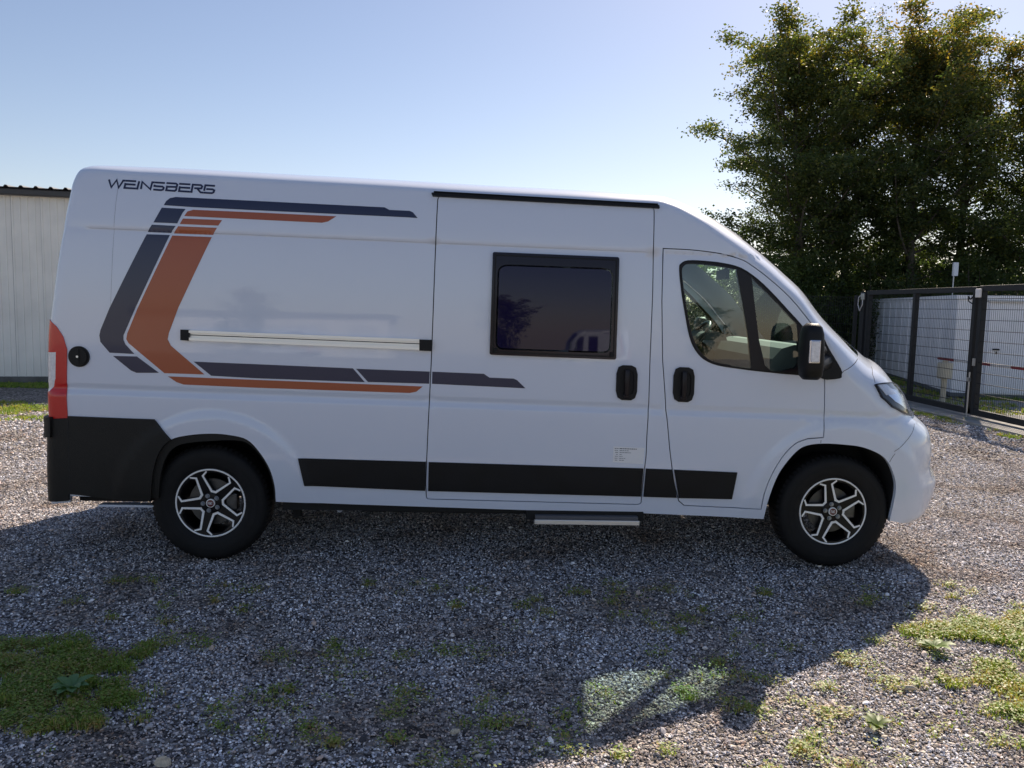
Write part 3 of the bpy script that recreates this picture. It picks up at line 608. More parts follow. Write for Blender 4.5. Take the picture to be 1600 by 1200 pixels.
# mirrors
for sgn in (-1, 1):
    def Y(y): return y if sgn < 0 else -y
    vt = []; ft = []
    secs = [(1.262, .045, .030), (1.285, .064, .060), (1.34, .068, .075), (1.45, .066, .080), (1.54, .060, .078), (1.58, .050, .065), (1.603, .030, .035)]
    nn = 20; mcy = -1.25
    for zc, hx_, hy_ in secs:
        for i in range(nn):
            t = 2*math.pi*i/nn; cx = 3.708+(1.45-zc)*.02; vt.append((cx+hx_*np.sign(math.cos(t))*abs(math.cos(t))**.6, Y(mcy+hy_*np.sign(math.sin(t))*abs(math.sin(t))**.7), zc))
    for r in range(len(secs)-1):
        for i in range(nn): ft.append((r*nn+i, r*nn+(i+1) % nn, (r+1)*nn+(i+1) % nn, (r+1)*nn+i))
    ft.append(tuple(range(nn))[::-1]); ft.append(tuple((len(secs)-1)*nn+i for i in range(nn)))
    mb = MB(); mb.add(vt, ft); mr = mb.build('door_mirror', M['plastic'], van, smooth=True)
    mb = MB(); mb.box((3.668, min(Y(-1.325), Y(-1.352)), 1.372), (3.722, max(Y(-1.325), Y(-1.352)), 1.500)); mb.build('indicator', M['clearlens'], mr, bevel=.008, smooth=False)
    mb = MB(); mb.box((3.662, min(Y(-1.320), Y(-1.340)), 1.366), (3.728, max(Y(-1.320), Y(-1.340)), 1.506)); mb.build('indicator_frame', M['chrome'], mr, bevel=.006)
    mb = MB(); mb.tube([(3.74, Y(-1.20), 1.33), (3.80, Y(-1.12), 1.34), (3.90, Y(-1.00), 1.36)], [.045, .05, .06], 10); mb.tube([(3.74, Y(-1.20), 1.46), (3.82, Y(-1.10), 1.44), (3.88, Y(-1.00), 1.42)], [.03, .035, .04], 8); mb.build('mirror_arm', M['plastic'], mr, smooth=True)
    g = sheet(smooth_closed(MBASE, 3), [], .035, .05, .04); put('mirror_base', g if sgn < 0 else mirror(g), M['plastic'], mr)
# rear arch trim ring
def rk(x): return .885+.085*float(sstep(.0, .38, x))
ring_in = [((p[0]-.03)*rk(p[0])+.03, (p[1]-.33)*(rk(p[0])+.012)+.33) for p in AR]
ring = sheet(AR+[(AR[-1][0], AR[-1][1])][0:0]+ring_in[::-1], [], -.004, .03, .04)
put('arch_trim', ring, M['bumper'], van); put('arch_trim', mirror(ring), M['bumper'], van)
# wheel wells
for A_, nm_ in ((AR, 'wheel_liner'), (AF, 'wheel_liner')):
    gs = []
    P = np.array(A_); B0 = side_map(P, -.012); B1 = B0.copy(); B1[:, 1] = -.62
    n = len(P); V = np.concatenate([B0, B1]); F = [(i, i+1, n+i+1, n+i) for i in range(n-1)]+[tuple(n+i for i in range(n))]
    mb = MB(); mb.add(V, F); mb.build(nm_, M['under'], van); mb = MB(); mb.add(V*np.array([1, -1, 1]), [f[::-1] for f in F]); mb.build(nm_, M['under'], van)
# underbody and cabin fittings
mb = MB(); mb.box((-.85, -.60, .33), (4.72, .60, .42)); mb.box((.46, -.96, .335), (3.54, -.60, .39)); mb.box((.46, .60, .335), (3.54, .96, .39)); mb.box((-.85, -.90, .36), (-.40, .90, .42))
mb.tube([(0, -.75, .37), (0, .75, .37)], .05, 10); mb.tube([(4.035, -.75, .34), (4.035, .75, .34)], .05, 10); mb.box((.9, -.55, .22), (2.2, -.1, .34)); mb.tube([(.6, .45, .27), (3.6, .45, .27)], .035); mb.tube([(.52,-.80,.25),(.50,-.80,.36)], .03)
mb.build('underbody', M['under'], van)
mb = MB(); mb.box((2.45, -.90, .70), (3.50, .90, .74)); mb.build('cab_floor', M['inner'], van)
mb = MB(); mb.box((2.46, -.905, .75), (2.50, .905, 2.2)); mb.build('curtain', M['liner'], van)
# headliner with a sun visor edge
mb = MB(); mb.box((2.50, -.84, 2.09), (3.10, .84, 2.12)); mb.build('overhead_shelf', M['liner'], van, bevel=.01)
# dashboard: profile swept across
prof = [(4.15, 1.36), (3.98, 1.425), (3.84, 1.455), (3.74, 1.455), (3.66, 1.43), (3.60, 1.36), (3.57, 1.24), (3.62, 1.10), (3.72, .98), (4.15, .98)]
mb = MB(); n = len(prof); V = [(x, -.90, z) for x, z in prof]+[(x, .90, z) for x, z in prof]
mb.add(V, [(i, (i+1) % n, n+(i+1) % n, n+i) for i in range(n)]+[tuple(range(n))[::-1], tuple(range(n, 2*n))]); mb.build('dashboard', M['inner'], van, smooth=False)
mb = MB(); mb.add([(3.52+.10*math.cos(t)*1.2, y, 1.43+.075*math.sin(t)) for y in (.22, .58) for t in np.linspace(0, math.pi, 9)], [(i, i+1, 10+i, 9+i) for i in range(8)]+[tuple(range(9)), tuple(range(17, 8, -1))]); mb.build('instrument_hood', M['inner'], van)
mb = MB(); c = Vector((3.42, .40, 1.42)); ax = Vector((math.cos(math.radians(38)), 0, -math.sin(math.radians(38)))); u = Vector((math.sin(math.radians(38)), 0, math.cos(math.radians(38))))
ringp = [c+(Vector((0, 1, 0))*math.cos(t)+u*math.sin(t))*.19 for t in np.linspace(0, 2*math.pi, 33)]
mb.tube(ringp, .016, 8, False)
for t in (0, math.pi, -math.pi/2): mb.tube([c+ax*.02, c+(Vector((0, 1, 0))*math.cos(t)+u*math.sin(t))*.185], .013, 6)
mb.tube([c, c+ax*.3], .04, 10); mb.tube([c-ax*.01, c+ax*.04], .055, 14); mb.build('steering_wheel', mat('steering_leather', (.03, .03, .03), .35), van, smooth=True)
for sy in (-.48, .48):
    mb = MB(); mb.box((2.66, sy-.25, .95), (3.16, sy+.25, 1.14)); mb.build('cab_seat', M['inner'], van, bevel=.05, smooth=True)
    o = [x for x in van.children if x.name.startswith('cab_seat')][-1]
    mb = MB(); mb.box((2.56, sy-.24, 1.05), (2.72, sy+.24, 1.75), Matrix.Rotation(-.2, 3, 'Y'), (2.64, sy, 1.1)); mb.build('backrest', M['inner'], o, bevel=.05, smooth=True)
# A pillars' inner trim and interior mirror
for sy in (-1, 1):
    pass
mb = MB(); mb.box((3.50, -.12, 1.90), (3.53, .12, 1.97)); mb.tube([(3.52, 0, 1.95), (3.60, 0, 2.08)], .012); mb.build('cab_mirror', M['gloss_black'], van)

# ------------------------------------------------------------------ wheels
def make_wheel(phase):
    w = empty('wheel', (0, 0, 0), parent=van)
    R = .37
    prof = [(.222, -.085), (.235, -.098), (.255, -.106), (.290, -.112), (.325, -.111), (.345, -.104), (.358, -.092), (.366, -.075), (.370, -.05), (.371, 0), (.370, .06), (.360, .10), (.325, .115), (.25, .10), (.222, .09)]
    v, f = lathe(prof, 72); mb = MB(); mb.add(v, f)
    tyre = mb.build('tyre', M['rubber'], w, smooth=True)
    # tread blocks on the shoulder
    mb = MB()
    for i in range(64):
        t = 2*math.pi*(i+.25)/64; rot = Matrix.Rotation(-t, 3, 'Y'); 
        mb.add([rot @ Vector(p) for p in ((.3595,-.0935,-.010),(.3745,-.072,-.010),(.3745,-.01,-.010),(.365,-.01,-.010),(.3595,-.0935,.010),(.3745,-.072,.010),(.3745,-.01,.010),(.365,-.01,.010))], [(0,1,2,3),(4,7,6,5),(0,4,5,1),(1,5,6,2),(2,6,7,3)])
    tb = mb.build('tread_blocks', M['rubber'], w); tb['kind'] = 'stuff'
    mb = MB(); v, f = lathe([(.2985, -.1135), (.3005, -.1145), (.3025, -.1135)], 72); mb.add(v, f); v, f = lathe([(.262, -.1085), (.264, -.1095), (.266, -.1090)], 72); mb.add(v, f); mb.build('sidewall_ridge', M['rubber'], w, smooth=True)
    # rim barrel and outer lip
    v, f = lathe([(.216, -.080), (.208, -.074), (.198, -.03), (.186, .02), (.185, .09)], 64); mb = MB(); mb.add(v, f); mb.build('rim_barrel', M['dark_alloy'], w, smooth=True)
    v, f = lathe([(.2235, -.086), (.2205, -.0905), (.2155, -.0905), (.2125, -.087)], 72); mb = MB(); mb.add(v, f); mb.build('rim_lip', M['machined'], w, smooth=True)
    # spoked face: disc with five five-sided openings
    wins = []; lines = []
    for kx in range(5):
        a = math.radians(phase+72*kx)
        def P(r, da): t = a+math.radians(da); return (r*math.cos(t), r*math.sin(t))
        wins.append([P(.084, -6), P(.084, 6), P(.176, 25.5), P(.200, 19), P(.204, 0), P(.200, -19), P(.176, -25.5)])
        lines.append([P(.208, -20), P(.183, -29), P(.076, -10), P(.076, 10), P(.183, 29), P(.208, 20)])
    out = [(.2135*math.cos(t), .2135*math.sin(t)) for t in np.linspace(0, 2*math.pi, 73)[:-1]]
    grid = [(r*math.cos(t), r*math.sin(t)) for r in np.linspace(.01, .205, 9) for t in np.linspace(0, 2*math.pi, 41)[:-1]]
    wins_ = [dens(rounded(x, .012, 3), .03) for x in wins]
    vs, fs = cdt(out, [ccw(x) for x in wins_], grid, .006)
    def dep(p): r = math.hypot(*p); return -.074-.012*(r/.21)**2+.006*math.exp(-(r/.06)**2)
    V = [(p[0], dep(p), p[1]) for p in vs]; F = []
    for t in fs:
        a3 = np.cross(np.array(V[t[1]])-V[t[0]], np.array(V[t[2]])-V[t[0]]); F.append(tuple(t) if a3[1] < 0 else tuple(t[::-1]))
    mb = MB(); mb.add(V, F)
    for x in wins_:
        n = len(x); V = [(p[0], dep(p), p[1]) for p in x]+[(p[0]*.97, dep(p)+.035, p[1]*.97) for p in x]; mb.add(V, [(i, (i+1) % n, n+(i+1) % n, n+i) for i in range(n)])
    mb.build('spokes', M['dark_alloy'], w)
    for L in lines:
        L = smooth_open(L, 1); hw = .0072; n = len(L); A = []; B = []
        for i in range(n):
            p = np.array(L[i]); a = p-np.array(L[i-1]) if i else np.array(L[1])-p; b = np.array(L[i+1])-p if i < n-1 else a
            a = a/np.hypot(*a); b = b/np.hypot(*b); m_ = np.array([-a[1]-b[1], a[0]+b[0]]); m_ /= np.hypot(*m_); ww = hw*(.62 if i in (0, n-1) else (.8 if i in (1, n-2) else 1))/max(.6, m_@np.array([-a[1], a[0]]))
            A.append(p+m_*ww); B.append(p-m_*ww)
        A2 = [(p[0], dep(p)-.003, p[1]) for p in A]; B2 = [(p[0], dep(p)-.003, p[1]) for p in B]; A3 = [(p[0], dep(p)+.02, p[1]) for p in A]; B3 = [(p[0], dep(p)+.02, p[1]) for p in B]
        V = A2+B2+A3+B3; F = []
        for i in range(n-1): F += [(i, i+1, n+i+1, n+i), (i, 2*n+i, 2*n+i+1, i+1), (n+i, n+i+1, 3*n+i+1, 3*n+i)]
        mb = MB(); mb.add(V, F); mb.build('silver_edge', M['machined'], w)
    # hub, bolts, cap
    v, f = lathe([(.068, -.070), (.066, -.082), (.060, -.084), (.034, -.084)], 40); mb = MB(); mb.add(v, f); mb.build('hub', M['dark_alloy'], w, smooth=True)
    bolt = None
    for kx in range(5):
        a = math.radians(phase+36+72*kx)
        if bolt is None:
            mb = MB(); v, f = lathe([(.0105, 0), (.0105, -.010), (.0085, -.013), (.0001, -.013)], 6); mb.add(v, f); v, f = lathe([(.0145, 0), (.0145, -.003), (.0105, -.003)], 16); mb.add(v, f); bolt = mb.build('wheel_bolt', M['bolt'], w); bb = bolt
        else: bb = bolt.copy(); COL.objects.link(bb)
        bb.location = (.049*math.cos(a), -.083, .049*math.sin(a))
    v, f = lathe([(.0275, -.078), (.0275, -.090), (.0225, -.0905)], 32); mb = MB(); mb.add(v, f); mb.build('cap_ring', M['machined'], w, smooth=True)
    v, f = lathe([(.0225, -.0895), (.012, -.091), (.0001, -.0915)], 32); mb = MB(); mb.add(v, f); mb.build('hub_cap', M['redcap'], w, smooth=True)
    mb = MB()   # emblem: FIAT in narrow upright strokes
    def bar(x0, z0, x1, z1, t=.0011): 
        d = Vector((x1-x0, 0, z1-z0)); n_ = Vector((-d.z, 0, d.x)).normalized()*t; a, b = Vector((x0, -.0925, z0)), Vector((x1, -.0925, z1)); mb.add([a+n_, b+n_, b-n_, a-n_], [(0, 1, 2, 3)])
    h = .0095
    for x0, st in ((-.0145, ((0, -h, 0, h), (0, h-.001, .005, h-.001), (0, 0, .0042, 0))), (-.0062, ((0, -h, 0, h),)), (-.002, ((0, -h, .003, h), (.003, h, .006, -h), (.0012, -.003, .0048, -.003))), (.0072, ((.003, -h, .003, h), (0, h-.001, .006, h-.001)))):
        for a in st: bar(x0+a[0], a[1], x0+a[2], a[3])
    mb.build('emblem', M['machined'], w)
    # brake behind the spokes
    v, f = lathe([(.15, -.02), (.15, -.035), (.07, -.035), (.07, -.05)], 40); mb = MB(); mb.add(v, f); mb.build('brake_disc', M['steel'], w, smooth=False)
    mb = MB(); mb.box((.085, -.062, -.05), (.160, .0, .06)); mb.build('brake_caliper', M['steel'], w, bevel=.01)
    return w
wA = make_wheel(76); wA.location = (0, -.870, .37)
wB = make_wheel(66); wB.location = (4.035, -.870, .37)
for src, x in ((wA, 0), (wB, 4.035)):
    c = copy_tree(src, van); c.location = (x, .870, .37); c.rotation_euler = (0, 0, math.pi)
# ------------------------------------------------------------------ ground
def vnoise(x, y, s, seed=0):
    r = np.random.default_rng(seed+1000); G = r.random((64, 64)); x = np.asarray(x)/s; y = np.asarray(y)/s
    xi = np.floor(x).astype(int); yi = np.floor(y).astype(int); fx = x-xi; fy = y-yi; fx = fx*fx*(3-2*fx); fy = fy*fy*(3-2*fy)
    g = lambda a, b: G[a % 64, b % 64]
    return (g(xi, yi)*(1-fx)+g(xi+1, yi)*fx)*(1-fy)+(g(xi, yi+1)*(1-fx)+g(xi+1, yi+1)*fx)*fy
def gz(x, y):
    return (vnoise(x, y, 1.1, 1)-.5)*.022+(vnoise(x, y, .37, 2)-.5)*.010-.008
def ground_mat():
    m = bpy.data.materials.new('gravel_ground'); m.use_nodes = True; nt = m.node_tree; b = nt.nodes['Principled BSDF']; b.inputs['Roughness'].default_value = .95; b.inputs['Specular IOR Level'].default_value = .2
    tc = nt.nodes.new('ShaderNodeTexCoord')
    v = nt.nodes.new('ShaderNodeTexVoronoi'); v.inputs['Scale'].default_value = 42; nt.links.new(tc.outputs['Object'], v.inputs['Vector'])
    v2 = nt.nodes.new('ShaderNodeTexVoronoi'); v2.inputs['Scale'].default_value = 42; v2.feature = 'DISTANCE_TO_EDGE'; nt.links.new(tc.outputs['Object'], v2.inputs['Vector'])
    n = nt.nodes.new('ShaderNodeTexNoise'); n.inputs['Scale'].default_value = .9; n.inputs['Detail'].default_value = 8; n.inputs['Roughness'].default_value = .65; nt.links.new(tc.outputs['Object'], n.inputs['Vector'])
    sep = nt.nodes.new('ShaderNodeSeparateColor'); nt.links.new(v.outputs['Color'], sep.inputs[0])
    cr_ = nt.nodes.new('ShaderNodeValToRGB'); e = cr_.color_ramp.elements; e[0].position = 0; e[0].color = (.07, .065, .065, 1); e[1].position = 1; e[1].color = (.70, .67, .64, 1)
    for p, c in ((.35, (.22, .205, .20, 1)), (.7, (.38, .35, .33, 1))): q = e.new(p); q.color = c
    nt.links.new(sep.outputs[0], cr_.inputs[0])
    cr2 = nt.nodes.new('ShaderNodeValToRGB'); e = cr2.color_ramp.elements; e[0].position = .35; e[0].color = (.75, .73, .70, 1); e[1].position = .7; e[1].color = (1.05, 1.0, .95, 1); nt.links.new(n.outputs[0], cr2.inputs[0])
    mx = nt.nodes.new('ShaderNodeMix'); mx.data_type = 'RGBA'; mx.blend_type = 'MULTIPLY'; mx.inputs[0].default_value = 1; nt.links.new(cr_.outputs[0], mx.inputs[6]); nt.links.new(cr2.outputs[0], mx.inputs[7])
    nt.links.new(mx.outputs[2], b.inputs['Base Color'])
    mr = nt.nodes.new('ShaderNodeMapRange'); mr.inputs['From Max'].default_value = .35; nt.links.new(v2.outputs[0], mr.inputs[0])
    ad = nt.nodes.new('ShaderNodeMath'); ad.operation = 'MULTIPLY_ADD'; nt.links.new(sep.outputs[1], ad.inputs[0]); ad.inputs[1].default_value = .6; nt.links.new(mr.outputs[0], ad.inputs[2])
    bp = nt.nodes.new('ShaderNodeBump'); bp.inputs['Strength'].default_value = 1; bp.inputs['Distance'].default_value = .014; nt.links.new(ad.outputs[0], bp.inputs['Height']); nt.links.new(bp.outputs[0], b.inputs['Normal'])
    return m
GM = ground_mat()
xs = np.unique(np.concatenate([np.linspace(-400, -16, 10), np.linspace(-16, -4, 25), np.linspace(-4, 8, 110), np.linspace(8, 22, 30), np.linspace(22, 400, 10)]))
ys = np.unique(np.concatenate([np.linspace(-400, -12, 10), np.linspace(-12, -5, 14), np.linspace(-5, 3, 75), np.linspace(3, 24, 50), np.linspace(24, 500, 12)]))
X, Y = np.meshgrid(xs, ys, indexing='ij'); Z = gz(X, Y)-.012
k = len(ys); idx = np.arange(len(xs)*k).reshape(len(xs), k)
fast = fast_mesh('ground', np.stack([X.ravel(), Y.ravel(), Z.ravel()], -1), np.stack([idx[:-1, :-1].ravel(), idx[1:, :-1].ravel(), idx[1:, 1:].ravel(), idx[:-1, 1:].ravel()], -1), GM)
fast.data.polygons.foreach_set('use_smooth', [True]*len(fast.data.polygons)); tag(fast, kind='structure', label='grey gravel yard under and around the van')

# ------------------------------------------------------------------ gravel: crushed stones laid over the near ground
def stone_mesh(name, seed, sub=1, flat=.52):
    r = random.Random(seed); b = bmesh.new(); bmesh.ops.create_icosphere(b, subdivisions=sub, radius=.5)
    pl = [(Vector((r.gauss(0, 1), r.gauss(0, 1), r.gauss(0, 1))).normalized(), r.uniform(.26, .42)) for _ in range(7)]
    sx, sy = r.uniform(.9, 1.35), r.uniform(.7, 1.0)
    for v in b.verts:
        v.co *= r.uniform(.86, 1.12)
        for n_, d in pl:
            e = v.co.dot(n_)-d
            if e > 0: v.co -= n_*e
        v.co = Vector((v.co.x*sx, v.co.y*sy, v.co.z*flat))
    me = bpy.data.meshes.new(name); b.to_mesh(me); b.free(); return me
def stone_mat():
    m = bpy.data.materials.new('crushed_stone'); m.use_nodes = True; nt = m.node_tree; b = nt.nodes['Principled BSDF']; b.inputs['Roughness'].default_value = .8; b.inputs['Specular IOR Level'].default_value = .35
    oi = nt.nodes.new('ShaderNodeObjectInfo'); c = nt.nodes.new('ShaderNodeValToRGB'); e = c.color_ramp.elements
    e[0].position = 0; e[0].color = (.07, .07, .08, 1); e[1].position = 1; e[1].color = (.92, .91, .90, 1)
    for p, q in ((.16, (.17, .17, .19, 1)), (.36, (.30, .30, .325, 1)), (.58, (.43, .43, .45, 1)), (.72, (.54, .51, .50, 1)), (.84, (.42, .31, .24, 1)), (.91, (.72, .71, .72, 1))): x = e.new(p); x.color = q
    nt.links.new(oi.outputs['Random'], c.inputs[0])
    tc = nt.nodes.new('ShaderNodeTexCoord'); n = nt.nodes.new('ShaderNodeTexNoise'); n.inputs['Scale'].default_value = 4; n.inputs['Detail'].default_value = 4; nt.links.new(tc.outputs['Object'], n.inputs['Vector'])
    r = nt.nodes.new('ShaderNodeMapRange'); r.inputs['To Min'].default_value = .7; r.inputs['To Max'].default_value = 1.3; nt.links.new(n.outputs[0], r.inputs[0])
    s = nt.nodes.new('ShaderNodeVectorMath'); s.operation = 'SCALE'; nt.links.new(c.outputs[0], s.inputs[0]); nt.links.new(r.outputs[0], s.inputs['Scale'])
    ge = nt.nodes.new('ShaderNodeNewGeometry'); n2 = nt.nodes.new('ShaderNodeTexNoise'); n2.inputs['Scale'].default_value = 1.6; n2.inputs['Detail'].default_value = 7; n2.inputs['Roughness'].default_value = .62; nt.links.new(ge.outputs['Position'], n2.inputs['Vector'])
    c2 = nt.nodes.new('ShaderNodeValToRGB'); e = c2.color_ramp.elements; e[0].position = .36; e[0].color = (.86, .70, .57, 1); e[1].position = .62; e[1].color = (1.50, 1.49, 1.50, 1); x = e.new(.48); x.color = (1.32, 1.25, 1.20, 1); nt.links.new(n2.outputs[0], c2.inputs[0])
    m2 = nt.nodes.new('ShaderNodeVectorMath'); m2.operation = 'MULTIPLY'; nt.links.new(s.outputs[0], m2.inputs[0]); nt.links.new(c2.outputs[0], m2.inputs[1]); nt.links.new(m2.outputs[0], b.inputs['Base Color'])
    return m
SM = stone_mat()
def instancer(name, pts, scale, rot, source_objs, label):
    me = bpy.data.meshes.new(name); me.vertices.add(len(pts)); me.vertices.foreach_set('co', np.asarray(pts, np.float32).ravel())
    a = me.attributes.new('sc', 'FLOAT', 'POINT'); a.data.foreach_set('value', np.asarray(scale, np.float32))
    a = me.attributes.new('ro', 'FLOAT_VECTOR', 'POINT'); a.data.foreach_set('vector', np.asarray(rot, np.float32).ravel())
    a = me.attributes.new('pick', 'INT', 'POINT'); a.data.foreach_set('value', rng.integers(0, len(source_objs), len(pts)).astype(np.int32))
    me.update(); o = bpy.data.objects.new(name, me); COL.objects.link(o); tag(o, label, kind='stuff')
    g = bpy.data.node_groups.new(name+'_nodes', 'GeometryNodeTree'); g.interface.new_socket('Geometry', in_out='INPUT', socket_type='NodeSocketGeometry'); g.interface.new_socket('Geometry', in_out='OUTPUT', socket_type='NodeSocketGeometry')
    N = g.nodes; i = N.new('NodeGroupInput'); out = N.new('NodeGroupOutput'); ip = N.new('GeometryNodeInstanceOnPoints'); gi = N.new('GeometryNodeGeometryToInstance')
    for ob in reversed(source_objs):
        oi = N.new('GeometryNodeObjectInfo'); oi.inputs[0].default_value = ob; oi.inputs['As Instance'].default_value = False; oi.transform_space = 'ORIGINAL'; g.links.new(oi.outputs['Geometry'], gi.inputs[0])
    def attr(n_, t):
        x = N.new('GeometryNodeInputNamedAttribute'); x.data_type = t; x.inputs[0].default_value = n_; return x.outputs[0]
    mtp = N.new('GeometryNodeMeshToPoints')
    g.links.new(i.outputs[0], ip.inputs['Points']); g.links.new(gi.outputs[0], ip.inputs['Instance']); ip.inputs['Pick Instance'].default_value = True
    g.links.new(attr('pick', 'INT'), ip.inputs['Instance Index']); g.links.new(attr('ro', 'FLOAT_VECTOR'), ip.inputs['Rotation']); g.links.new(attr('sc', 'FLOAT'), ip.inputs['Scale'])
    g.links.new(ip.outputs[0], out.inputs[0]); N.remove(mtp)
    md = o.modifiers.new('scatter', 'NODES'); md.node_group = g; return o
srcs = []
STONE_SRC = []
for i in range(7):
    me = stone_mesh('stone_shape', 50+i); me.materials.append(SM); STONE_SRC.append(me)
def area_pts(x0, x1, y0, y1, dens_): n = int((x1-x0)*(y1-y0)*dens_); return rng.uniform(x0, x1, n), rng.uniform(y0, y1, n)
Ps = []; Sc = []
for (x0, x1, y0, y1, d, s0, s1) in ((-1.6, 5.2, -3.75, -1.9, 7600, .0075, .0185), (-3.2, 6.6, -1.9, .4, 4600, .009, .020), (-3.4, -.6, -.3, 2.2, 3000, .011, .023), (4.4, 8.6, -2.6, 3.0, 2900, .011, .023), (-6.5, -1.2, 2.2, 6.5, 700, .022, .04), (5.2, 10.6, 3.0, 8.6, 750, .022, .04)):
    x, y = area_pts(x0, x1, y0, y1, d); s = s0+(s1-s0)*rng.random(len(x))**2.2
    # keep to what the yard's near corner can see and thin it irregularly
    k = (np.abs(x-1.74) < (y+6.0)*.80+.25) & ~((y > .42) & (x > -.3) & (x < 4.3) & (y < 6))
    x, y, s = x[k], y[k], s[k]; Ps.append(np.stack([x, y, gz(x, y)-.012+s*.12+rng.random(len(x))*.006], -1)); Sc.append(s)
# a few hundred bigger stones
x, y = area_pts(-1.6, 8, -3.7, 3, 8); k = (np.abs(x-1.74) < (y+6.0)*.80+.25); x, y = x[k], y[k]; s = rng.uniform(.03, .045, len(x)); Ps.append(np.stack([x, y, gz(x, y)], -1)); Sc.append(s)
Ps = np.concatenate(Ps); Sc = np.concatenate(Sc)
hold = []
for i, me in enumerate(STONE_SRC):
    o = bpy.data.objects.new('gravel_stone', me); COL.objects.link(o); o.location = (.3+.2*i, .6, -.03); o.scale = (.02,)*3; o['kind'] = 'stuff'; hold.append(o)
rot = np.stack([rng.normal(0, .40, len(Ps)), rng.normal(0, .40, len(Ps)), rng.uniform(0, 6.28, len(Ps))], -1)
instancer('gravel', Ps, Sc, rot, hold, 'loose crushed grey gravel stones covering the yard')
print('stones', len(Ps), time.time()-T0)

# single stones one can point to
for (x, y, sx, sy, sz, rz, label) in ((3.667, -2.626, .115, .030, .022, -.25, 'long pale flat stone sliver lying beside the grass at the lower right'), (1.647, -3.005, .035, .025, .02, .3, 'small whitish stone in the shaded gravel near the bottom middle'),
    (.598, -3.225, .055, .045, .035, .1, 'pale yellowish lump of stone at the bottom edge left of the middle'), (1.996, -2.02, .030, .022, .015, .5, 'small pale stone in the shaded gravel below the entry step'), (1.30, -3.07, .035, .03, .022, .9, 'dark rounded stone in the shaded gravel near the bottom edge')):
    o = bpy.data.objects.new('stone', stone_mesh('stone', hash(label) % 1000 if False else int(x*100) % 97, 3, .8)); COL.objects.link(o); o.location = (x, y, gz(x, y)+sz*.25); o.scale = (sx, sy, sz*1.6); o.rotation_euler = (0, 0, rz)
    o.data.materials.append(mat('pale_stone', (.52, .45, .34) if 'dark' not in label else (.05, .05, .06), .8, noise=(5, .25))); tag(o, label, 'stone')

# ------------------------------------------------------------------ leaves and grass
def leaf_mat(name, cols, transl=.45, rough=.5):
    m = bpy.data.materials.new(name); m.use_nodes = True; nt = m.node_tree; nt.nodes.clear()
    o = nt.nodes.new('ShaderNodeOutputMaterial'); p = nt.nodes.new('ShaderNodeBsdfPrincipled'); p.inputs['Roughness'].default_value = rough; p.inputs['Specular IOR Level'].default_value = .35
    t = nt.nodes.new('ShaderNodeBsdfTranslucent'); mx = nt.nodes.new('ShaderNodeMixShader'); mx.inputs[0].default_value = transl
    a = nt.nodes.new('ShaderNodeAttribute'); a.attribute_name = 'tint'; c = nt.nodes.new('ShaderNodeValToRGB'); e = c.color_ramp.elements; n = len(cols)
    e[0].position = 0; e[0].color = (*cols[0], 1); e[1].position = 1; e[1].color = (*cols[-1], 1)
    for i in range(1, n-1): x = e.new(i/(n-1)); x.color = (*cols[i], 1)
    nt.links.new(a.outputs['Fac'], c.inputs[0]); nt.links.new(c.outputs[0], p.inputs['Base Color'])
    g = nt.nodes.new('ShaderNodeVectorMath'); g.operation = 'MULTIPLY'; g.inputs[1].default_value = (1.5, 1.6, .7); nt.links.new(c.outputs[0], g.inputs[0]); nt.links.new(g.outputs[0], t.inputs[0])
    nt.links.new(p.outputs[0], mx.inputs[1]); nt.links.new(t.outputs[0], mx.inputs[2]); nt.links.new(mx.outputs[0], o.inputs[0]); return m
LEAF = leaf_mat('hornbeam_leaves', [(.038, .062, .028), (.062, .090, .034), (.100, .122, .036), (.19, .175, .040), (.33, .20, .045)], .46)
BUSH = leaf_mat('bush_leaves', [(.035, .055, .022), (.056, .082, .028), (.085, .115, .034), (.14, .15, .04)], .48)
GRASS = leaf_mat('grass_blades', [(.10, .16, .03), (.16, .25, .04), (.24, .33, .06), (.36, .34, .11), (.46, .31, .16)], .35)
BARK = mat('bark', (.075, .065, .05), .9, noise=(14, .35), bump=(40, .8))
def leaves(C, size, tint, rg, flat=.55):
    n = len(C); d = rg.normal(size=(n, 3)); d[:, 2] = d[:, 2]*.6-.25; d /= np.linalg.norm(d, axis=1)[:, None]
    u = rg.normal(size=(n, 3)); u[:, 2] = u[:, 2]*flat+1.0*(1-flat)*2; w = np.cross(d, u); w /= np.linalg.norm(w, axis=1)[:, None]+1e-9; nn = np.cross(w, d)
    s = (size*(.7+.6*rg.random(n)))[:, None] if np.ndim(size) else (size*(.7+.6*rg.random(n)))[:, None]
    A = C; B = C+d*s*.5+w*s*.30+nn*s*.06; D = C+d*s*.5-w*s*.30+nn*s*.06; E = C+d*s
    V = np.stack([A, B, E, D], 1).reshape(-1, 3); F = np.arange(n*4).reshape(n, 4); return V, F, np.repeat(np.clip(tint, 0, 1), 4)
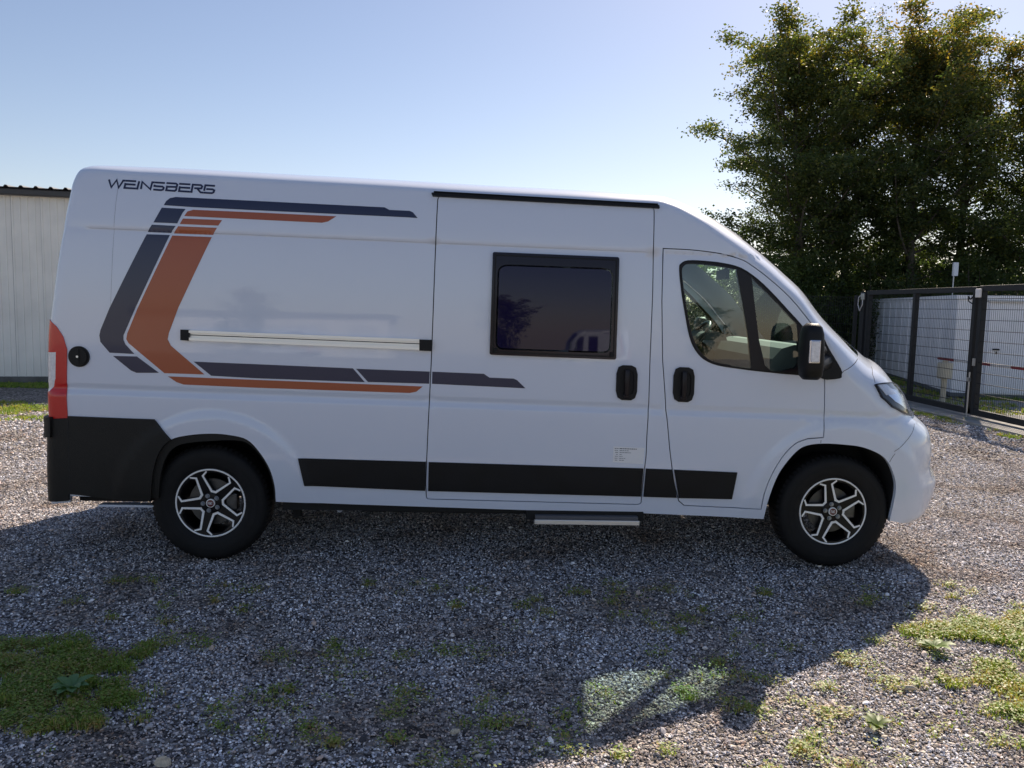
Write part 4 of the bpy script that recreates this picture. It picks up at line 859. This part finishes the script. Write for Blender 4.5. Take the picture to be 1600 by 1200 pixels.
def tree(name, base, H, Rr, seed, nleaf, label, group, lean=(0, 0), low=.10, leaf=.094, topgold=.5, mt=None):
    rg = np.random.default_rng(seed); t = empty(name, base); tag(t, label, 'tree', group)
    mb = MB(); tr = [Vector((lean[0]*(h/H)**1.5+.12*math.sin(h*.9+seed), lean[1]*(h/H)+.1*math.cos(h*.7+seed), h)) for h in np.linspace(0, H*.93, 9)]
    mb.tube(tr, [.17*(1-.88*i/8)*H/10+.01 for i in range(9)], 9)
    def at(h): f = min(h/(H*.93)*8, 7.999); i = int(f); return tr[i].lerp(tr[i+1], f-i)
    C = []; TN = []; nl = 34
    for i in range(nl):
        h = H*(low+(.92-low)*(i+rg.random())/nl); a = i*2.399+rg.normal(0, .3); hh = h/H
        prof = (math.sin(min(1, (hh+.12)/.62)*math.pi/2))*(1-max(0, hh-.5)/.60)**.5; L = Rr*prof*(.7+.55*rg.random()); el = math.radians(12+45*hh+rg.normal(0, 8)); p0 = at(h)
        pts = [p0]; d = Vector((math.cos(a)*math.cos(el), math.sin(a)*math.cos(el), math.sin(el))); nseg = 5
        for j in range(nseg): d = (d+Vector(rg.normal(0, .12, 3))+Vector((0, 0, .03 if j < 3 else -.05))).normalized(); pts.append(pts[-1]+d*L/nseg)
        r0 = .055*(1-hh*.7)*H/10
        mb.tube(pts, [r0*(1-.85*j/nseg)+.004 for j in range(nseg+1)], 6)
        for j in range(1, nseg+1):
            for s_ in range(3):
                aa = rg.uniform(0, 6.28); dd = Vector((math.cos(aa), math.sin(aa), rg.normal(.12, .3))).normalized()*L*(.34 if j > 1 else .22)*(.5+rg.random())*(1.15-.12*j); q = pts[j]+dd
                if s_ < 2: mb.tube([pts[j], pts[j].lerp(q, .5)+Vector((0, 0, .04)), q], [.012, .008, .004], 4, False)
                m = int(rg.uniform(.5, 1.5)*10); tt = rg.random((m, 1)); C.append(np.array(pts[j])+(np.array(q)-np.array(pts[j]))*(tt*.95+.15)+rg.normal(size=(m, 3))*np.array([.10, .10, .06])*(Rr/2.6)); 
    for k_ in range(7):   # wispy leader shoots at the top
        a = rg.uniform(0, 6.28); p = at(H*rg.uniform(.72, .93)); q = p+Vector((math.cos(a)*Rr*.22, math.sin(a)*Rr*.22, H*rg.uniform(.04, .13))); mb.tube([p, q], [.015, .004], 4, False)
        m = 16; tt = rg.random((m, 1)); C.append(np.array(p)+(np.array(q)-np.array(p))*(tt*1.05)+rg.normal(size=(m, 3))*.09)
    mb.build('trunk', BARK, t, smooth=True)
    C = np.concatenate(C); k_ = max(1, nleaf//len(C)); P_ = np.repeat(C, k_, 0)+rg.normal(size=(len(C)*k_, 3))*np.array([.105, .105, .06])*(Rr/2.6)
    cl = np.repeat(rg.random(len(C)), k_); hh = P_[:, 2]/H
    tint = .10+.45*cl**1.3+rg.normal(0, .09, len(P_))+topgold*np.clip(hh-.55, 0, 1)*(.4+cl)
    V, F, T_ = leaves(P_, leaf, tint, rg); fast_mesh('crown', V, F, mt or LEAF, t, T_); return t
def bush(name, base, rx, ry, H, seed, n, label, group, leaf=.08):
    rg = np.random.default_rng(seed); t = empty(name, base); tag(t, label, 'bush', group); mb = MB(); C = []
    for i in range(26):
        a = rg.uniform(0, 6.28); r = math.sqrt(rg.random()); q = Vector((math.cos(a)*rx*r, math.sin(a)*ry*r, H*(1-.55*r*r)*rg.uniform(.45, 1.0))); p = Vector((q.x*.35, q.y*.35, 0)); m_ = p.lerp(q, .5)+Vector((q.x*.1, q.y*.1, .1))
        mb.tube([p, m_, q], [.03, .018, .006], 5, False); mm = n//(26*6)
        for j in range(6):
            tt = .25+.75*j/5; c = np.array(p.lerp(m_, tt*2) if tt < .5 else m_.lerp(q, tt*2-1)); c = c+rg.normal(size=3)*.22; C.append(c+rg.normal(size=(mm, 3))*np.array([.30, .30, .17]))
    mb.build('stem', BARK, t, smooth=True); C = np.concatenate(C); C[:, 2] = np.abs(C[:, 2])
    tint = .25+.5*vnoise(C[:, 0]+C[:, 2]*1.3, C[:, 1]+C[:, 2], .35, seed)-.1+rg.normal(0, .1, len(C)); V, F, T_ = leaves(C, leaf, tint, rg); fast_mesh('foliage', V, F, BUSH, t, T_); return t
GT = 'hornbeam trees behind the cabins and gate'
for (x, y, H_, R_, sd_, nl_, ln_, tg_, lab) in ((11.35, 18.5, 9.9, 3.3, 11, 74000, (-.45, 0), .5, 'leftmost tall hornbeam with open wispy left side above the van cab'),
    (13.1, 19.4, 9.4, 3.0, 12, 42000, (0, 0), .55, 'lower hornbeam second from the left filling the dip between two tall tops'),
    (14.7, 18.3, 10.1, 3.2, 13, 74000, (0, 0), .9, 'tallest hornbeam with golden top in the middle of the right-hand trees'),
    (16.7, 19.2, 9.8, 3.1, 17, 48000, (.1, 0), .8, 'hornbeam right of the golden topped one with slightly lower crown'),
    (18.6, 18.4, 9.5, 3.3, 14, 70000, (0, 0), .9, 'hornbeam with orange tinged upper crown at the right edge of the photo'),
    (12.6, 22.0, 10.2, 3.2, 15, 22000, (0, 0), .5, 'second row hornbeam behind the leftmost trunk'),
    (16.3, 22.5, 10.9, 3.4, 18, 22000, (0, 0), .6, 'second row hornbeam behind the golden tops'),
    (21.5, 17.5, 9.8, 3.2, 16, 35000, (0, 0), .6, 'hornbeam just past the right edge whose branches reach into the frame')):
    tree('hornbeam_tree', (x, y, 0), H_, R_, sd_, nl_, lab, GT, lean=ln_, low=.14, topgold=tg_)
GB = 'dark bushes under the trees'
for i, (x, y, rx, ry, h, lab) in enumerate(((9.6, 15.6, 1.6, 1.3, 3.3, 'dark leafy bush directly behind the slope of the van windscreen'), (10.9, 17.6, 1.6, 1.2, 3.6, 'dense dark green bush behind the left gate post'), (13.8, 17.6, 1.9, 1.4, 3.7, 'tall shady bush behind the grey cabin'),
    (15.8, 16.2, 1.9, 1.3, 3.4, 'shady bush behind the little white box on its pole'), (18.4, 16.4, 2.0, 1.4, 3.6, 'shady bush at the right edge above the white cabin'), (7.6, 16.6, 1.5, 1.2, 2.6, 'low yellowish green bush seen just over the van nose and through its cab'), (12.4, 18.5, 1.8, 1.2, 3.9, 'bush in the deep shade between the first two trunks'))):
    bush('bush', (x, y, 0), rx, ry, h, 30+i, 22000, lab, GB)
rgf = np.random.default_rng(77); n = 26000; fx = rgf.uniform(-150, 190, n); fh = 5.5+4.5*vnoise(fx, fx*0, 9, 40)+2*vnoise(fx, fx*0, 2.5, 41); fz = fh*rgf.random(n)**.7; fy = 105+rgf.normal(0, 2.2, n)
V, F, T_ = leaves(np.stack([fx, fy, fz], -1), 1.1, .25+.5*vnoise(fx, fz*3, 4, 42)+rgf.normal(0, .1, n), rgf); tag(fast_mesh('far_woods', V, F, BUSH, None, T_), 'distant band of woods along the horizon behind the yard', kind='stuff')
print('trees', time.time()-T0)

# grass and low weeds
def blades(x, y, h, rg, spread=.5, width=.004, tint=.4):
    n = len(x); z = gz(x, y)-.008; a = rg.uniform(0, 6.28, n); b = rg.uniform(0, 6.28, n); lean = rg.random(n)*spread
    px, py = np.cos(a)*width*.5, np.sin(a)*width*.5; dx, dy = np.cos(b)*h*lean, np.sin(b)*h*lean
    P0 = np.stack([x-px, y-py, z], -1); P1 = np.stack([x+px, y+py, z], -1); P2 = np.stack([x+px*.8+dx*.35, y+py*.8+dy*.35, z+h*.6], -1); P3 = np.stack([x-px*.8+dx*.35, y-py*.8+dy*.35, z+h*.6], -1); P4 = np.stack([x+dx, y+dy, z+h*(1-.45*lean)], -1)
    V = np.stack([P0, P1, P2, P3, P4], 1).reshape(-1, 3); i = np.arange(n)[:, None]*5
    F = np.concatenate([i+np.array([[0, 1, 2]]), i+np.array([[0, 2, 3]]), i+np.array([[3, 2, 4]])]); return V, F, np.repeat(np.clip(tint, 0, 1), 5)
def weed_leaves(x, y, s, rg, tint):
    n = len(x); a = rg.uniform(0, 6.28, n); z = gz(x, y)+.004+rg.random(n)*.020; up = rg.uniform(.0, .5, n)
    d = np.stack([np.cos(a), np.sin(a), up], -1); w = np.stack([-np.sin(a), np.cos(a), np.zeros(n)], -1); C = np.stack([x, y, z], -1); s = s[:, None]
    V = np.stack([C, C+d*s*.35+w*s*.28, C+d*s*.8+w*s*.24, C+d*s, C+d*s*.8-w*s*.24, C+d*s*.35-w*s*.28], 1).reshape(-1, 3); i = np.arange(n)[:, None]*6
    F = np.concatenate([i+np.array([[0, 1, 2]]), i+np.array([[0, 2, 3]]), i+np.array([[0, 3, 4]]), i+np.array([[0, 4, 5]])]); return V, F, np.repeat(np.clip(tint, 0, 1), 6)
def turf(name, label, xy, h, nb, nw, seed, cat=None, dry=.0, width=.004, ws=.016):
    rg = np.random.default_rng(seed); x, y = xy; n = len(x); V = []; F = []; T_ = []; b = 0
    i = rg.integers(0, n, nb); X_ = x[i]+rg.normal(0, .012, nb); Y_ = y[i]+rg.normal(0, .012, nb)
    t = .20+.60*vnoise(X_, Y_, .12, seed)+rg.normal(0, .12, nb)+dry*rg.random(nb)**3
    for g in (blades(X_, Y_, h*(.25+1.25*vnoise(X_, Y_, .08, seed+3)*(.4+.8*rg.random(nb))), rg, .9, width, t),)+((weed_leaves(x[j := rg.integers(0, n, nw)]+rg.normal(0, .02, nw), y[j]+rg.normal(0, .02, nw), ws*(.6+.9*rg.random(nw)), rg, .2+.35*vnoise(x[j], y[j], .2, seed+5)+rg.normal(0, .1, nw)+dry*rg.random(nw)**3),) if nw else ()):
        V.append(g[0]); F.append(g[1]+b); T_.append(g[2]); b += len(g[0])
    o = fast_mesh(name, np.concatenate(V), np.concatenate(F), GRASS, None, np.concatenate(T_)); tag(o, label, kind='stuff'); return o
def patch_pts(n, x0, x1, y0, y1, field, seed):
    rg = np.random.default_rng(seed); x = rg.uniform(x0, x1, n); y = rg.uniform(y0, y1, n); k = rg.random(n) < field(x, y); return x[k], y[k]
def fieldA(x, y):   # the big grassy patch at the lower left
    e = ((x+.32)/.60)**2+((y+2.55)/.42)**2+(vnoise(x, y, .16, 3)-.5)*1.1; lo = ((x-.05)/.33)**2+((y+2.92)/.10)**2+(vnoise(x, y, .1, 4)-.5)*1.2; return (np.maximum((1.2-e)*1.3, (1.0-lo)*1.2)).clip(0, 1)*(.04+.96*sstep(.36, .52, .6*vnoise(x, y, .11, 31)+.4*vnoise(x, y, .04, 33)))
turf('grass', 'short green grass and clover patch in the shade at the lower left', patch_pts(60000, -1.3, .6, -3.2, -2.0, fieldA, 1), .034, 40000, 15000, 1, dry=.6, ws=.012)
def fieldB(x, y):
    e = ((x-5.2)/1.05)**2+((y+2.0+.42*(x-4.2)*.25)/.30)**2+(vnoise(x, y, .2, 6)-.5)*1.5; e2 = ((x-4.7)/.8)**2+((y+2.65)/.42)**2+(vnoise(x, y, .15, 7)-.5)*2.8
    e3 = ((x-5.6)/.9)**2+((y+2.55)/.40)**2+(vnoise(x, y, .2, 17)-.5)*2.2
    return (np.maximum(np.maximum((1.05-e)*1.8, (.7-e2)*.9), (.9-e3)*1.2)).clip(0, 1)*(.4+.6*(vnoise(x, y, .05, 32) > .35))
turf('grass', 'sunlit patchy green grass spreading over gravel at the lower right', patch_pts(60000, 3.4, 6.4, -3.2, -1.5, fieldB, 2), .034, 66000, 22000, 2, dry=.6, ws=.013)
def fieldC(x, y): return ((vnoise(x, y, .28, 8)*vnoise(x, y, .07, 9)-.50)*4).clip(0, 1)*.8
xs_, ys_ = patch_pts(60000, -1.2, 5.5, -3.5, -1.3, fieldC, 3)
rgc = np.random.default_rng(9); cx = rgc.uniform(-1.0, 5.4, 90); cy = rgc.uniform(-3.4, -1.25, 90); cr0 = rgc.uniform(.012, .06, 90)
for (px_, py_, r_) in ((.25, -2.1, .10), (.38, -2.2, .06), (1.0, -2.35, .12), (1.15, -2.5, .10), (1.45, -2.75, .09), (1.4, -2.86, .06), (.95, -2.8, .12), (1.75, -2.25, .07), (1.1, -3.05, .05), (3.4, -2.9, .07), (3.2, -1.8, .05), (2.3, -1.45, .05), (2.85, -2.45, .12), (3.1, -2.75, .10)): cx = np.append(cx, px_); cy = np.append(cy, py_); cr0 = np.append(cr0, r_)
m = 26; ci = np.repeat(np.arange(len(cx)), m); X_ = cx[ci]+rgc.normal(0, 1, len(ci))*cr0[ci]*.7; Y_ = cy[ci]+rgc.normal(0, 1, len(ci))*cr0[ci]*.45
turf('low_weeds', 'scattered tufts of small weeds growing through the gravel', (np.concatenate([X_, xs_]), np.concatenate([Y_, ys_])), .020, 9000, 11000, 4, dry=.8, ws=.012)
x_, y_ = patch_pts(30000, -9, -3.5, 4.6, 6.6, lambda x, y: ((vnoise(x, y, .5, 21)-.42)*2.2).clip(0, .8), 5)
turf('grass', 'sparse sunlit yellow green grass in front of the building shadow', (x_, y_), .05, 12000, 3000, 5, dry=.4, width=.012, ws=.03)
x_, y_ = patch_pts(20000, -10, -3.0, 8.6, 9.6, lambda x, y: np.ones_like(x)*.8, 6)
turf('grass', 'mossy dark green strip along the foot of the corrugated building', (x_, y_), .05, 16000, 3000, 6, width=.014, ws=.03)
x_, y_ = patch_pts(30000, 9.9, 16, 7.0, 16.5, lambda x, y: ((vnoise(x, y, .6, 22)-.25)*3).clip(0, 1), 7)
turf('grass', 'green grass strip between the gate and the white cabins', (x_, y_), .10, 22000, 2000, 7, dry=.3, width=.016, ws=.03)
x_, y_ = patch_pts(6000, 9.0, 9.62, 3.5, 9.5, lambda x, y: ((vnoise(x, y, .3, 23)-.5)*4).clip(0, 1), 8)
turf('grass', 'thin grass tufts along the concrete strip under the gate', (x_, y_), .05, 4000, 600, 8, dry=.3, width=.010, ws=.025)
# broad-leaved plants
def rosette(loc, n, L, seed, label, colr):
    rg = random.Random(seed); t = empty('broad_leaved_weed', loc); tag(t, label, 'weed'); mm = leaf_mat('dock_leaf', [colr, tuple(c*1.35 for c in colr)], .3)
    for i in range(n):
        a = 2.399*i+rg.uniform(-.2, .2); l = L*rg.uniform(.65, 1.1); el = rg.uniform(.25, .8); w = l*.22; V = []; F = []; T_ = []
        for j in range(7):
            s = j/6; r = l*s; z = .01+l*(math.sin(el)*s-.55*s*s*math.sin(el)); ww = w*math.sin(math.pi*min(1, s*.9+.08))**.7*(1 if 0 < j < 6 else .15)*(1+.12*math.sin(j*2.3+i)); c = Vector((math.cos(a)*r*math.cos(el*.6), math.sin(a)*r*math.cos(el*.6), z)); sd_ = Vector((-math.sin(a), math.cos(a), 0))
            V += [c+sd_*ww+Vector((0, 0, ww*.35)), c, c-sd_*ww+Vector((0, 0, ww*.35))]; T_ += [.3+.5*s, .9, .3+.5*s]
            if j: b = (j-1)*3; F += [(b, b+1, b+4, b+3), (b+1, b+2, b+5, b+4)]
        fast_mesh('leaf', np.array([tuple(v) for v in V]), np.array(F), mm, t, T_)
rosette((.005, -2.70, 0), 11, .092, 3, 'pale grey-green broad-leaved weed on the shaded lower left grass patch', (.11, .20, .08))
rosette((4.02, -2.23, 0), 10, .10, 4, 'bright green broad-leaved weed at the edge of the sunlit grass', (.10, .16, .03))
rosette((3.35, -2.98, 0), 8, .07, 5, 'small star-shaped green weed alone in sunlit gravel at the lower right', (.09, .13, .03))
print('grass', time.time()-T0)

# ------------------------------------------------------------------ corrugated hall at the left
hall = empty('metal_building', (-5.2, 9.75, 0), math.radians(11.0)); tag(hall, 'pale corrugated metal hall with dark eaves behind the tail of the van', 'building')
def clad_mat():
    m = mat('cream_cladding', (.86, .85, .80), .5, noise=(1.2, .10)); return m
CL = clad_mat(); L0, L1 = -9.0, 2.2; mb = MB(); mb.box((L0, .03, .0), (L1, 9, 3.5)); mb.build('wall_core', mat('wall_core', (.3, .3, .29), .8), hall)
# one cladding sheet: four shallow ribs
pw = .50; prof = []
for i in range(4):
    x0 = i*.125; prof += [(x0, 0), (x0+.008, -.022), (x0+.034, -.022), (x0+.042, 0)]
prof.append((pw-.004, 0)); V = [(x, y, .0) for x, y in prof]+[(x, y, 1) for x, y in prof]; n = len(prof)
pm = bpy.data.meshes.new('cladding_sheet'); pm.from_pydata([(x, y, z*3.42+.12) for x, y, z in V], [], [(i, i+1, n+i+1, n+i) for i in range(n-1)]); pm.materials.append(CL)
for i in range(int((L1-L0)/pw)):
    o = bpy.data.objects.new('cladding_sheet', pm); COL.objects.link(o); o.parent = hall; o.location = (L0+i*pw, -.004*(i % 2), 0)
mb = MB(); mb.box((L0, -.02, 0), (L1, .03, .12)); mb.build('plinth', mat('plinth', (.12, .12, .115), .9, noise=(5, .3)), hall)
mb = MB(); mb.box((L0-.1, -.17, 3.50), (L1+.15, -.03, 3.62)); mb.build('gutter', mat('dark_trim', (.05, .052, .055), .5), hall, bevel=.02)
rp = []
for i in range(int((L1-L0+.2)/.25)):
    x0 = L0-.1+i*.25; rp += [(x0, 0), (x0+.06, 0), (x0+.085, .034), (x0+.115, .034), (x0+.15, 0)]
n = len(rp); V = [(x, -.22, 3.64+z) for x, z in rp]+[(x, 9.2, 4.1+z) for x, z in rp]+[(x, -.22, 3.628+z) for x, z in rp]
mb = MB(); mb.add(V, [(i, i+1, n+i+1, n+i) for i in range(n-1)]+[(i, 2*n+i, 2*n+i+1, i+1) for i in range(n-1)]); mb.build('roof', mat('dark_roof_sheet', (.10, .10, .105), .5), hall)

# ------------------------------------------------------------------ gate and fence on the right
ANT = mat('anthracite_powder_coat', (.016, .018, .021), .6, spec=.3); GALV = mat('galvanised', (.42, .43, .44), .4, metal=.8)
def bars(mb, y0, y1, z0, z1, x=9.70, step=.05, hs=.17):
    n = int(abs(y1-y0)/step)
    for i in range(1, n): y = y0+(y1-y0)*i/n; mb.box((x-.0016, y-.0016, z0), (x+.0016, y+.0016, z1))
    z = z0+.08
    while z < z1: 
        for dx in (-.006, .006): mb.box((x+dx-.003, min(y0, y1), z-.004), (x+dx+.003, max(y0, y1), z+.004))
        z += hs
def leaf(y0, y1, label, tilt0, tilt1, mids):
    g = empty('gate_leaf', (9.70, y0, 0)); tag(g, label, 'gate', 'anthracite mesh gate leaves'); O = Vector((9.70, y0, 0))
    def B(a, b, name, m=ANT, bv=.006): mb = MB(); mb.box(tuple(Vector(a)-O), tuple(Vector(b)-O)); o = mb.build(name, m, g, bevel=bv); return o
    s = -1 if y1 < y0 else 1; lo, hi = min(y0, y1), max(y0, y1)
    B((9.66, lo, .06), (9.74, hi, .16), 'bottom_rail'); B((9.66, lo, tilt0-.09), (9.74, hi, tilt0), 'top_rail')
    for y in [lo+.045, hi-.045]: B((9.655, y-.045, .06), (9.745, y+.045, tilt0-.003), 'upright')
    for y in mids: B((9.66, y-.045, .16), (9.74, y+.045, tilt0-.09), 'upright')
    mb = MB(); bars(mb, lo+.09, hi-.09, .16, tilt0-.09, 9.70); v = [Vector(p)-O for p in mb.v]; mb.v = v; o = mb.build('mesh_infill', ANT, g); o['kind'] = 'stuff'
    return g, O
g1, O1_ = leaf(10.45, 6.72, 'left leaf of the anthracite mesh gate beside the van headlight', 2.14, 2.14, [8.60])
g2, O2_ = leaf(6.64, 2.9, 'right leaf of the anthracite mesh gate running out of frame', 2.15, 2.15, [4.75])
mb = MB(); mb.box((-.10, -.10, 1.96), (-.06, .02, 2.10)); o = mb.build('motor_box', mat('white_box', (.7, .7, .7), .5), g2, bevel=.01)
mb = MB(); mb.tube([(-.09, .0, 2.05), (-.10, .12, 1.93), (-.09, .20, 1.98), (-.07, .22, 1.90), (-.09, .08, 1.86)], .010, 6); mb.build('cable', M['plastic'], g2)
mb = MB(); mb.tube([(-.06, .06, .02), (-.06, .06, .75)], .012, 8); mb.box((-.09, .03, .6), (-.05, .09, .66)); mb.build('drop_bolt', GALV, g2)
mb = MB(); mb.box((-.07, -.06, .86), (-.05, .0, .98)); mb.build('lock_box', GALV, g2)
gp = empty('gate_post', (9.70, 10.58, 0)); tag(gp, 'dark post at the hinge end of the gate with looped white cable', 'post')
mb = MB(); mb.box((-.07, -.09, 0), (.07, .09, 2.12)); mb.build('post', ANT, gp, bevel=.006)
mb = MB(); mb.tube([(-.08, 0, 2.06), (-.10, .10, 2.0), (-.09, .14, 1.85), (-.09, .05, 1.72), (-.09, -.06, 1.85), (-.08, -.04, 2.0)], .012, 6); mb.build('cable', mat('white_cable', (.6, .6, .6), .5), gp)
mb = MB(); mb.box((-.10, -.12, 1.95), (-.07, .02, 2.08)); mb.build('junction_box', GALV, gp, bevel=.006)
# mesh fence going on to the left behind the van's nose
fn = empty('mesh_fence', (9.7, 11.0, 0)); tag(fn, 'dark green-black mesh fence continuing left of the gate in front of the bushes', 'fence')
for i in range(6):
    mb = MB(); mb.box((-2.5*i-.03, -.03, 0), (-2.5*i+.03, .03, 2.05)); mb.build('post', ANT, fn)
    if i < 5:
        mb = MB(); x0 = -2.5*i
        for k in range(1, 50): mb.box((x0-.05*k-.0025, -.0025, .05), (x0-.05*k+.0025, .0025, 2.03))
        for k in range(11): mb.box((x0-2.5, -.008, .1+.19*k), (x0, -.003, .108+.19*k))
        o = mb.build('mesh_panel', ANT, fn); o['kind'] = 'stuff'
mb = MB(); mb.box((9.30, 2.0, -.05), (10.1, 11.2, .022)); o = mb.build('concrete_strip', mat('concrete', (.30, .29, .27), .9, noise=(4, .2), bump=(60, .5)), None, bevel=.01); tag(o, kind='structure')
mb = MB(); mb.box((10.1, 2.0, -.06), (40, 9.3, .012)); o = mb.build('driveway', mat('driveway_concrete', (.26, .25, .24), .9, noise=(3, .2), bump=(60, .5)), None); tag(o, kind='structure')

# ------------------------------------------------------------------ cabins behind the gate
def cabin(name, corner, dirL, LL, dirR, LR, H, label, colr):
    t = empty(name, corner); tag(t, label, 'cabin'); a = Vector((*dirL, 0)).normalized(); b = Vector((*dirR, 0)).normalized(); m = mat('cabin_paint', colr, .5, noise=(2, .07))
    V = [Vector((0, 0, .06)), a*LL+Vector((0, 0, .06)), a*LL+b*LR+Vector((0, 0, .06)), b*LR+Vector((0, 0, .06))]; V2 = [v+Vector((0, 0, H-.12)) for v in V]
    mb = MB(); mb.add(V+V2, [(3, 2, 1, 0), (4, 5, 6, 7), (0, 1, 5, 4), (1, 2, 6, 5), (2, 3, 7, 6), (3, 0, 4, 7)]); mb.build('wall', m, t, bevel=.01)
    def rim(z0, z1, o, name, mm):
        W = [v.copy() for v in V]; c = (V[0]+V[2])/2; W = [c+(v-c)*(1+o/((v-c).length)) for v in W]
        for v in W: v.z = 0
        mb = MB(); mb.add([w+Vector((0, 0, z0)) for w in W]+[w+Vector((0, 0, z1)) for w in W], [(3, 2, 1, 0), (4, 5, 6, 7), (0, 1, 5, 4), (1, 2, 6, 5), (2, 3, 7, 6), (3, 0, 4, 7)]); mb.build(name, mm, t)
    rim(0, .08, .03, 'base_frame', mat('base_frame', (.12, .13, .14), .6)); rim(H-.09, H, .04, 'roof_frame', m)
    return t, a, b
t, a, b = cabin('container_cabin', (11.36, 10.06, 0), (13.2-11.36, 17.6-10.06), 7.6, (1.0, -.28), 5.5, 2.08, 'white flat-roofed container cabin with door behind the gate', (.90, .90, .92))
# ribs on the long face, joints on the door face
LG = mat('cabin_rib', (.84, .84, .87), .5); nrm = Vector((-a.y, a.x, 0)); nb_ = Vector((b.y, -b.x, 0))
if nrm.dot(Vector((1.7-11, -6-10, 0))) < 0: nrm = -nrm
if nb_.dot(Vector((1.7-11, -6-10, 0))) < 0: nb_ = -nb_
for i in range(12):
    p = a*(.3+.62*i); mb = MB(); q = [p+nrm*.004, p+a*.10+nrm*.004, p+a*.08+nrm*.022, p+a*.02+nrm*.022]; mb.add([v+Vector((0, 0, .1)) for v in q]+[v+Vector((0, 0, 1.97)) for v in q], [(0, 1, 5, 4), (1, 2, 6, 5), (2, 3, 7, 6), (3, 0, 4, 7), (0, 3, 2, 1), (4, 5, 6, 7)]); mb.build('wall_rib', LG, t)
def facebox(par, p, d, n_, w, z0, z1, o0, o1, name, m):
    q = [p+n_*o0, p+d*w+n_*o0, p+d*w+n_*o1, p+n_*o1]; mb = MB(); mb.add([v+Vector((0, 0, z0)) for v in q]+[v+Vector((0, 0, z1)) for v in q], [(0, 1, 2, 3), (7, 6, 5, 4), (0, 4, 5, 1), (1, 5, 6, 2), (2, 6, 7, 3), (3, 7, 4, 0)]); return mb.build(name, m, par)
DW = mat('door_white', (.88, .88, .90), .45)
dr = facebox(t, b*.62, b, nb_, .82, .10, 1.92, .003, .03, 'door', DW)
facebox(dr, b*.59, b, nb_, .03, .10, 1.95, .003, .045, 'door_frame', LG); facebox(dr, b*1.44, b, nb_, .03, .10, 1.95, .003, .045, 'door_frame', LG)
facebox(dr, b*.70, b, nb_, .12, .98, 1.01, .03, .075, 'handle', M['plastic']); facebox(dr, b*.76, b, nb_, .03, .90, .95, .03, .04, 'keyhole', M['plastic'])
facebox(t, b*.55, b, nb_, .95, 1.955, 1.975, .003, .10, 'door_canopy', GALV); facebox(t, b*1.0, b, nb_, .22, 1.35, 1.62, .031, .036, 'notice', M['paper'])
# narrower light box standing left of the corner
t2, a2, b2 = cabin('container_cabin', (12.55, 14.9, 0), (1.9, 7.54), 4.6, (1.0, -.28), 3.0, 2.2, 'grey weathered container end behind the white cabin', (.42, .42, .44))
t2.location = (15.0, 14.2, 0)
# barrier boom and its support
bm = empty('barrier', (10.22, 8.39, 0)); tag(bm, 'red and white striped barrier boom lowered behind the gate', 'barrier')
mb = MB(); mb.tube([(0, 0, 0), (0, 0, .83)], .05, 10); mb.build('support', mat('cream_support', (.55, .50, .38), .6), bm)
mb = MB(); mb.tube([(0, .0, .50), (0, .0, .80)], .13, 16); mb.build('support_head', mat('cream_support_head', (.55, .52, .42), .6), bm, bevel=.02)
RW = (mat('boom_red', (.25, .02, .025), .5), mat('boom_white', (.75, .75, .75), .5))
for i in range(9):
    mb = MB(); d = Vector((-.04, -1, 0)).normalized(); p = d*(i*.56-.25); mb.tube([p+Vector((0, 0, .86)), p+d*(.555)+Vector((0, 0, .86))], .024, 8); mb.build('boom_segment', RW[i % 2], bm)
# little white box on a pole
ps = empty('pole_box', (13.57, 14.0, 0)); tag(ps, 'small white antenna box on a thin pole above the cabin', 'antenna')
mb = MB(); mb.tube([(0, 0, 0), (0, 0, 2.72)], .016, 8); mb.build('pole', GALV, ps); mb = MB(); mb.box((-.035, -.05, 2.66), (.085, .03, 3.0)); mb.build('box', mat('box_white', (.72, .72, .72), .5), ps, bevel=.01)

# ------------------------------------------------------------------ the yard behind the photographer, seen only mirrored in the van's flank
gh = empty('yard_hall', (-34, -76, 0)); tag(gh, 'long pale hall across the yard, mirrored in the van side', 'building')
mb = MB(); mb.box((0, -8, 0), (26, 0, 3.6)); mb.build('wall', mat('render_wall', (.75, .73, .70), .8, noise=(1, .15)), gh); mb = MB(); mb.box((-.4, -8.4, 3.6), (26.4, .4, 3.9)); mb.build('roof', mat('roof_dark', (.08, .08, .085), .7), gh)
for i in range(5):
    mb = MB(); mb.box((2+i*5, -.02, .02), (5+i*5, .03, 2.8)); mb.build('roller_door', mat('roller_door', (.6, .6, .6), .5), gh)
for i, (x, y, rz, lab) in enumerate(((-14, -66, .25, 'white campervan parked across the yard on the left, mirrored in the flank'), (12.5, -62, -.15, 'white campervan parked across the yard in the middle, mirrored in the flank'))):
    c = copy_tree(van); c.location = (x, y, 0); c.rotation_euler = (0, 0, math.pi+rz); c['label'] = lab
for i, (x, y, H) in enumerate(((-20, -70, 6), (3.5, -66, 5.5), (22, -70, 6), (36, -70, 6))):
    tree('yard_tree', (x, y, 0), H, 3.0, 60+i, 5000, ('round tree left of the hall across the yard', 'round tree before the hall across the yard', 'round tree right of the hall across the yard', 'round tree at the far right across the yard')[i], 'trees across the yard', low=.2, leaf=.22)
print('built', time.time()-T0, 'faces', sum(len(o.data.polygons) for o in bpy.data.objects if o.type == 'MESH'))
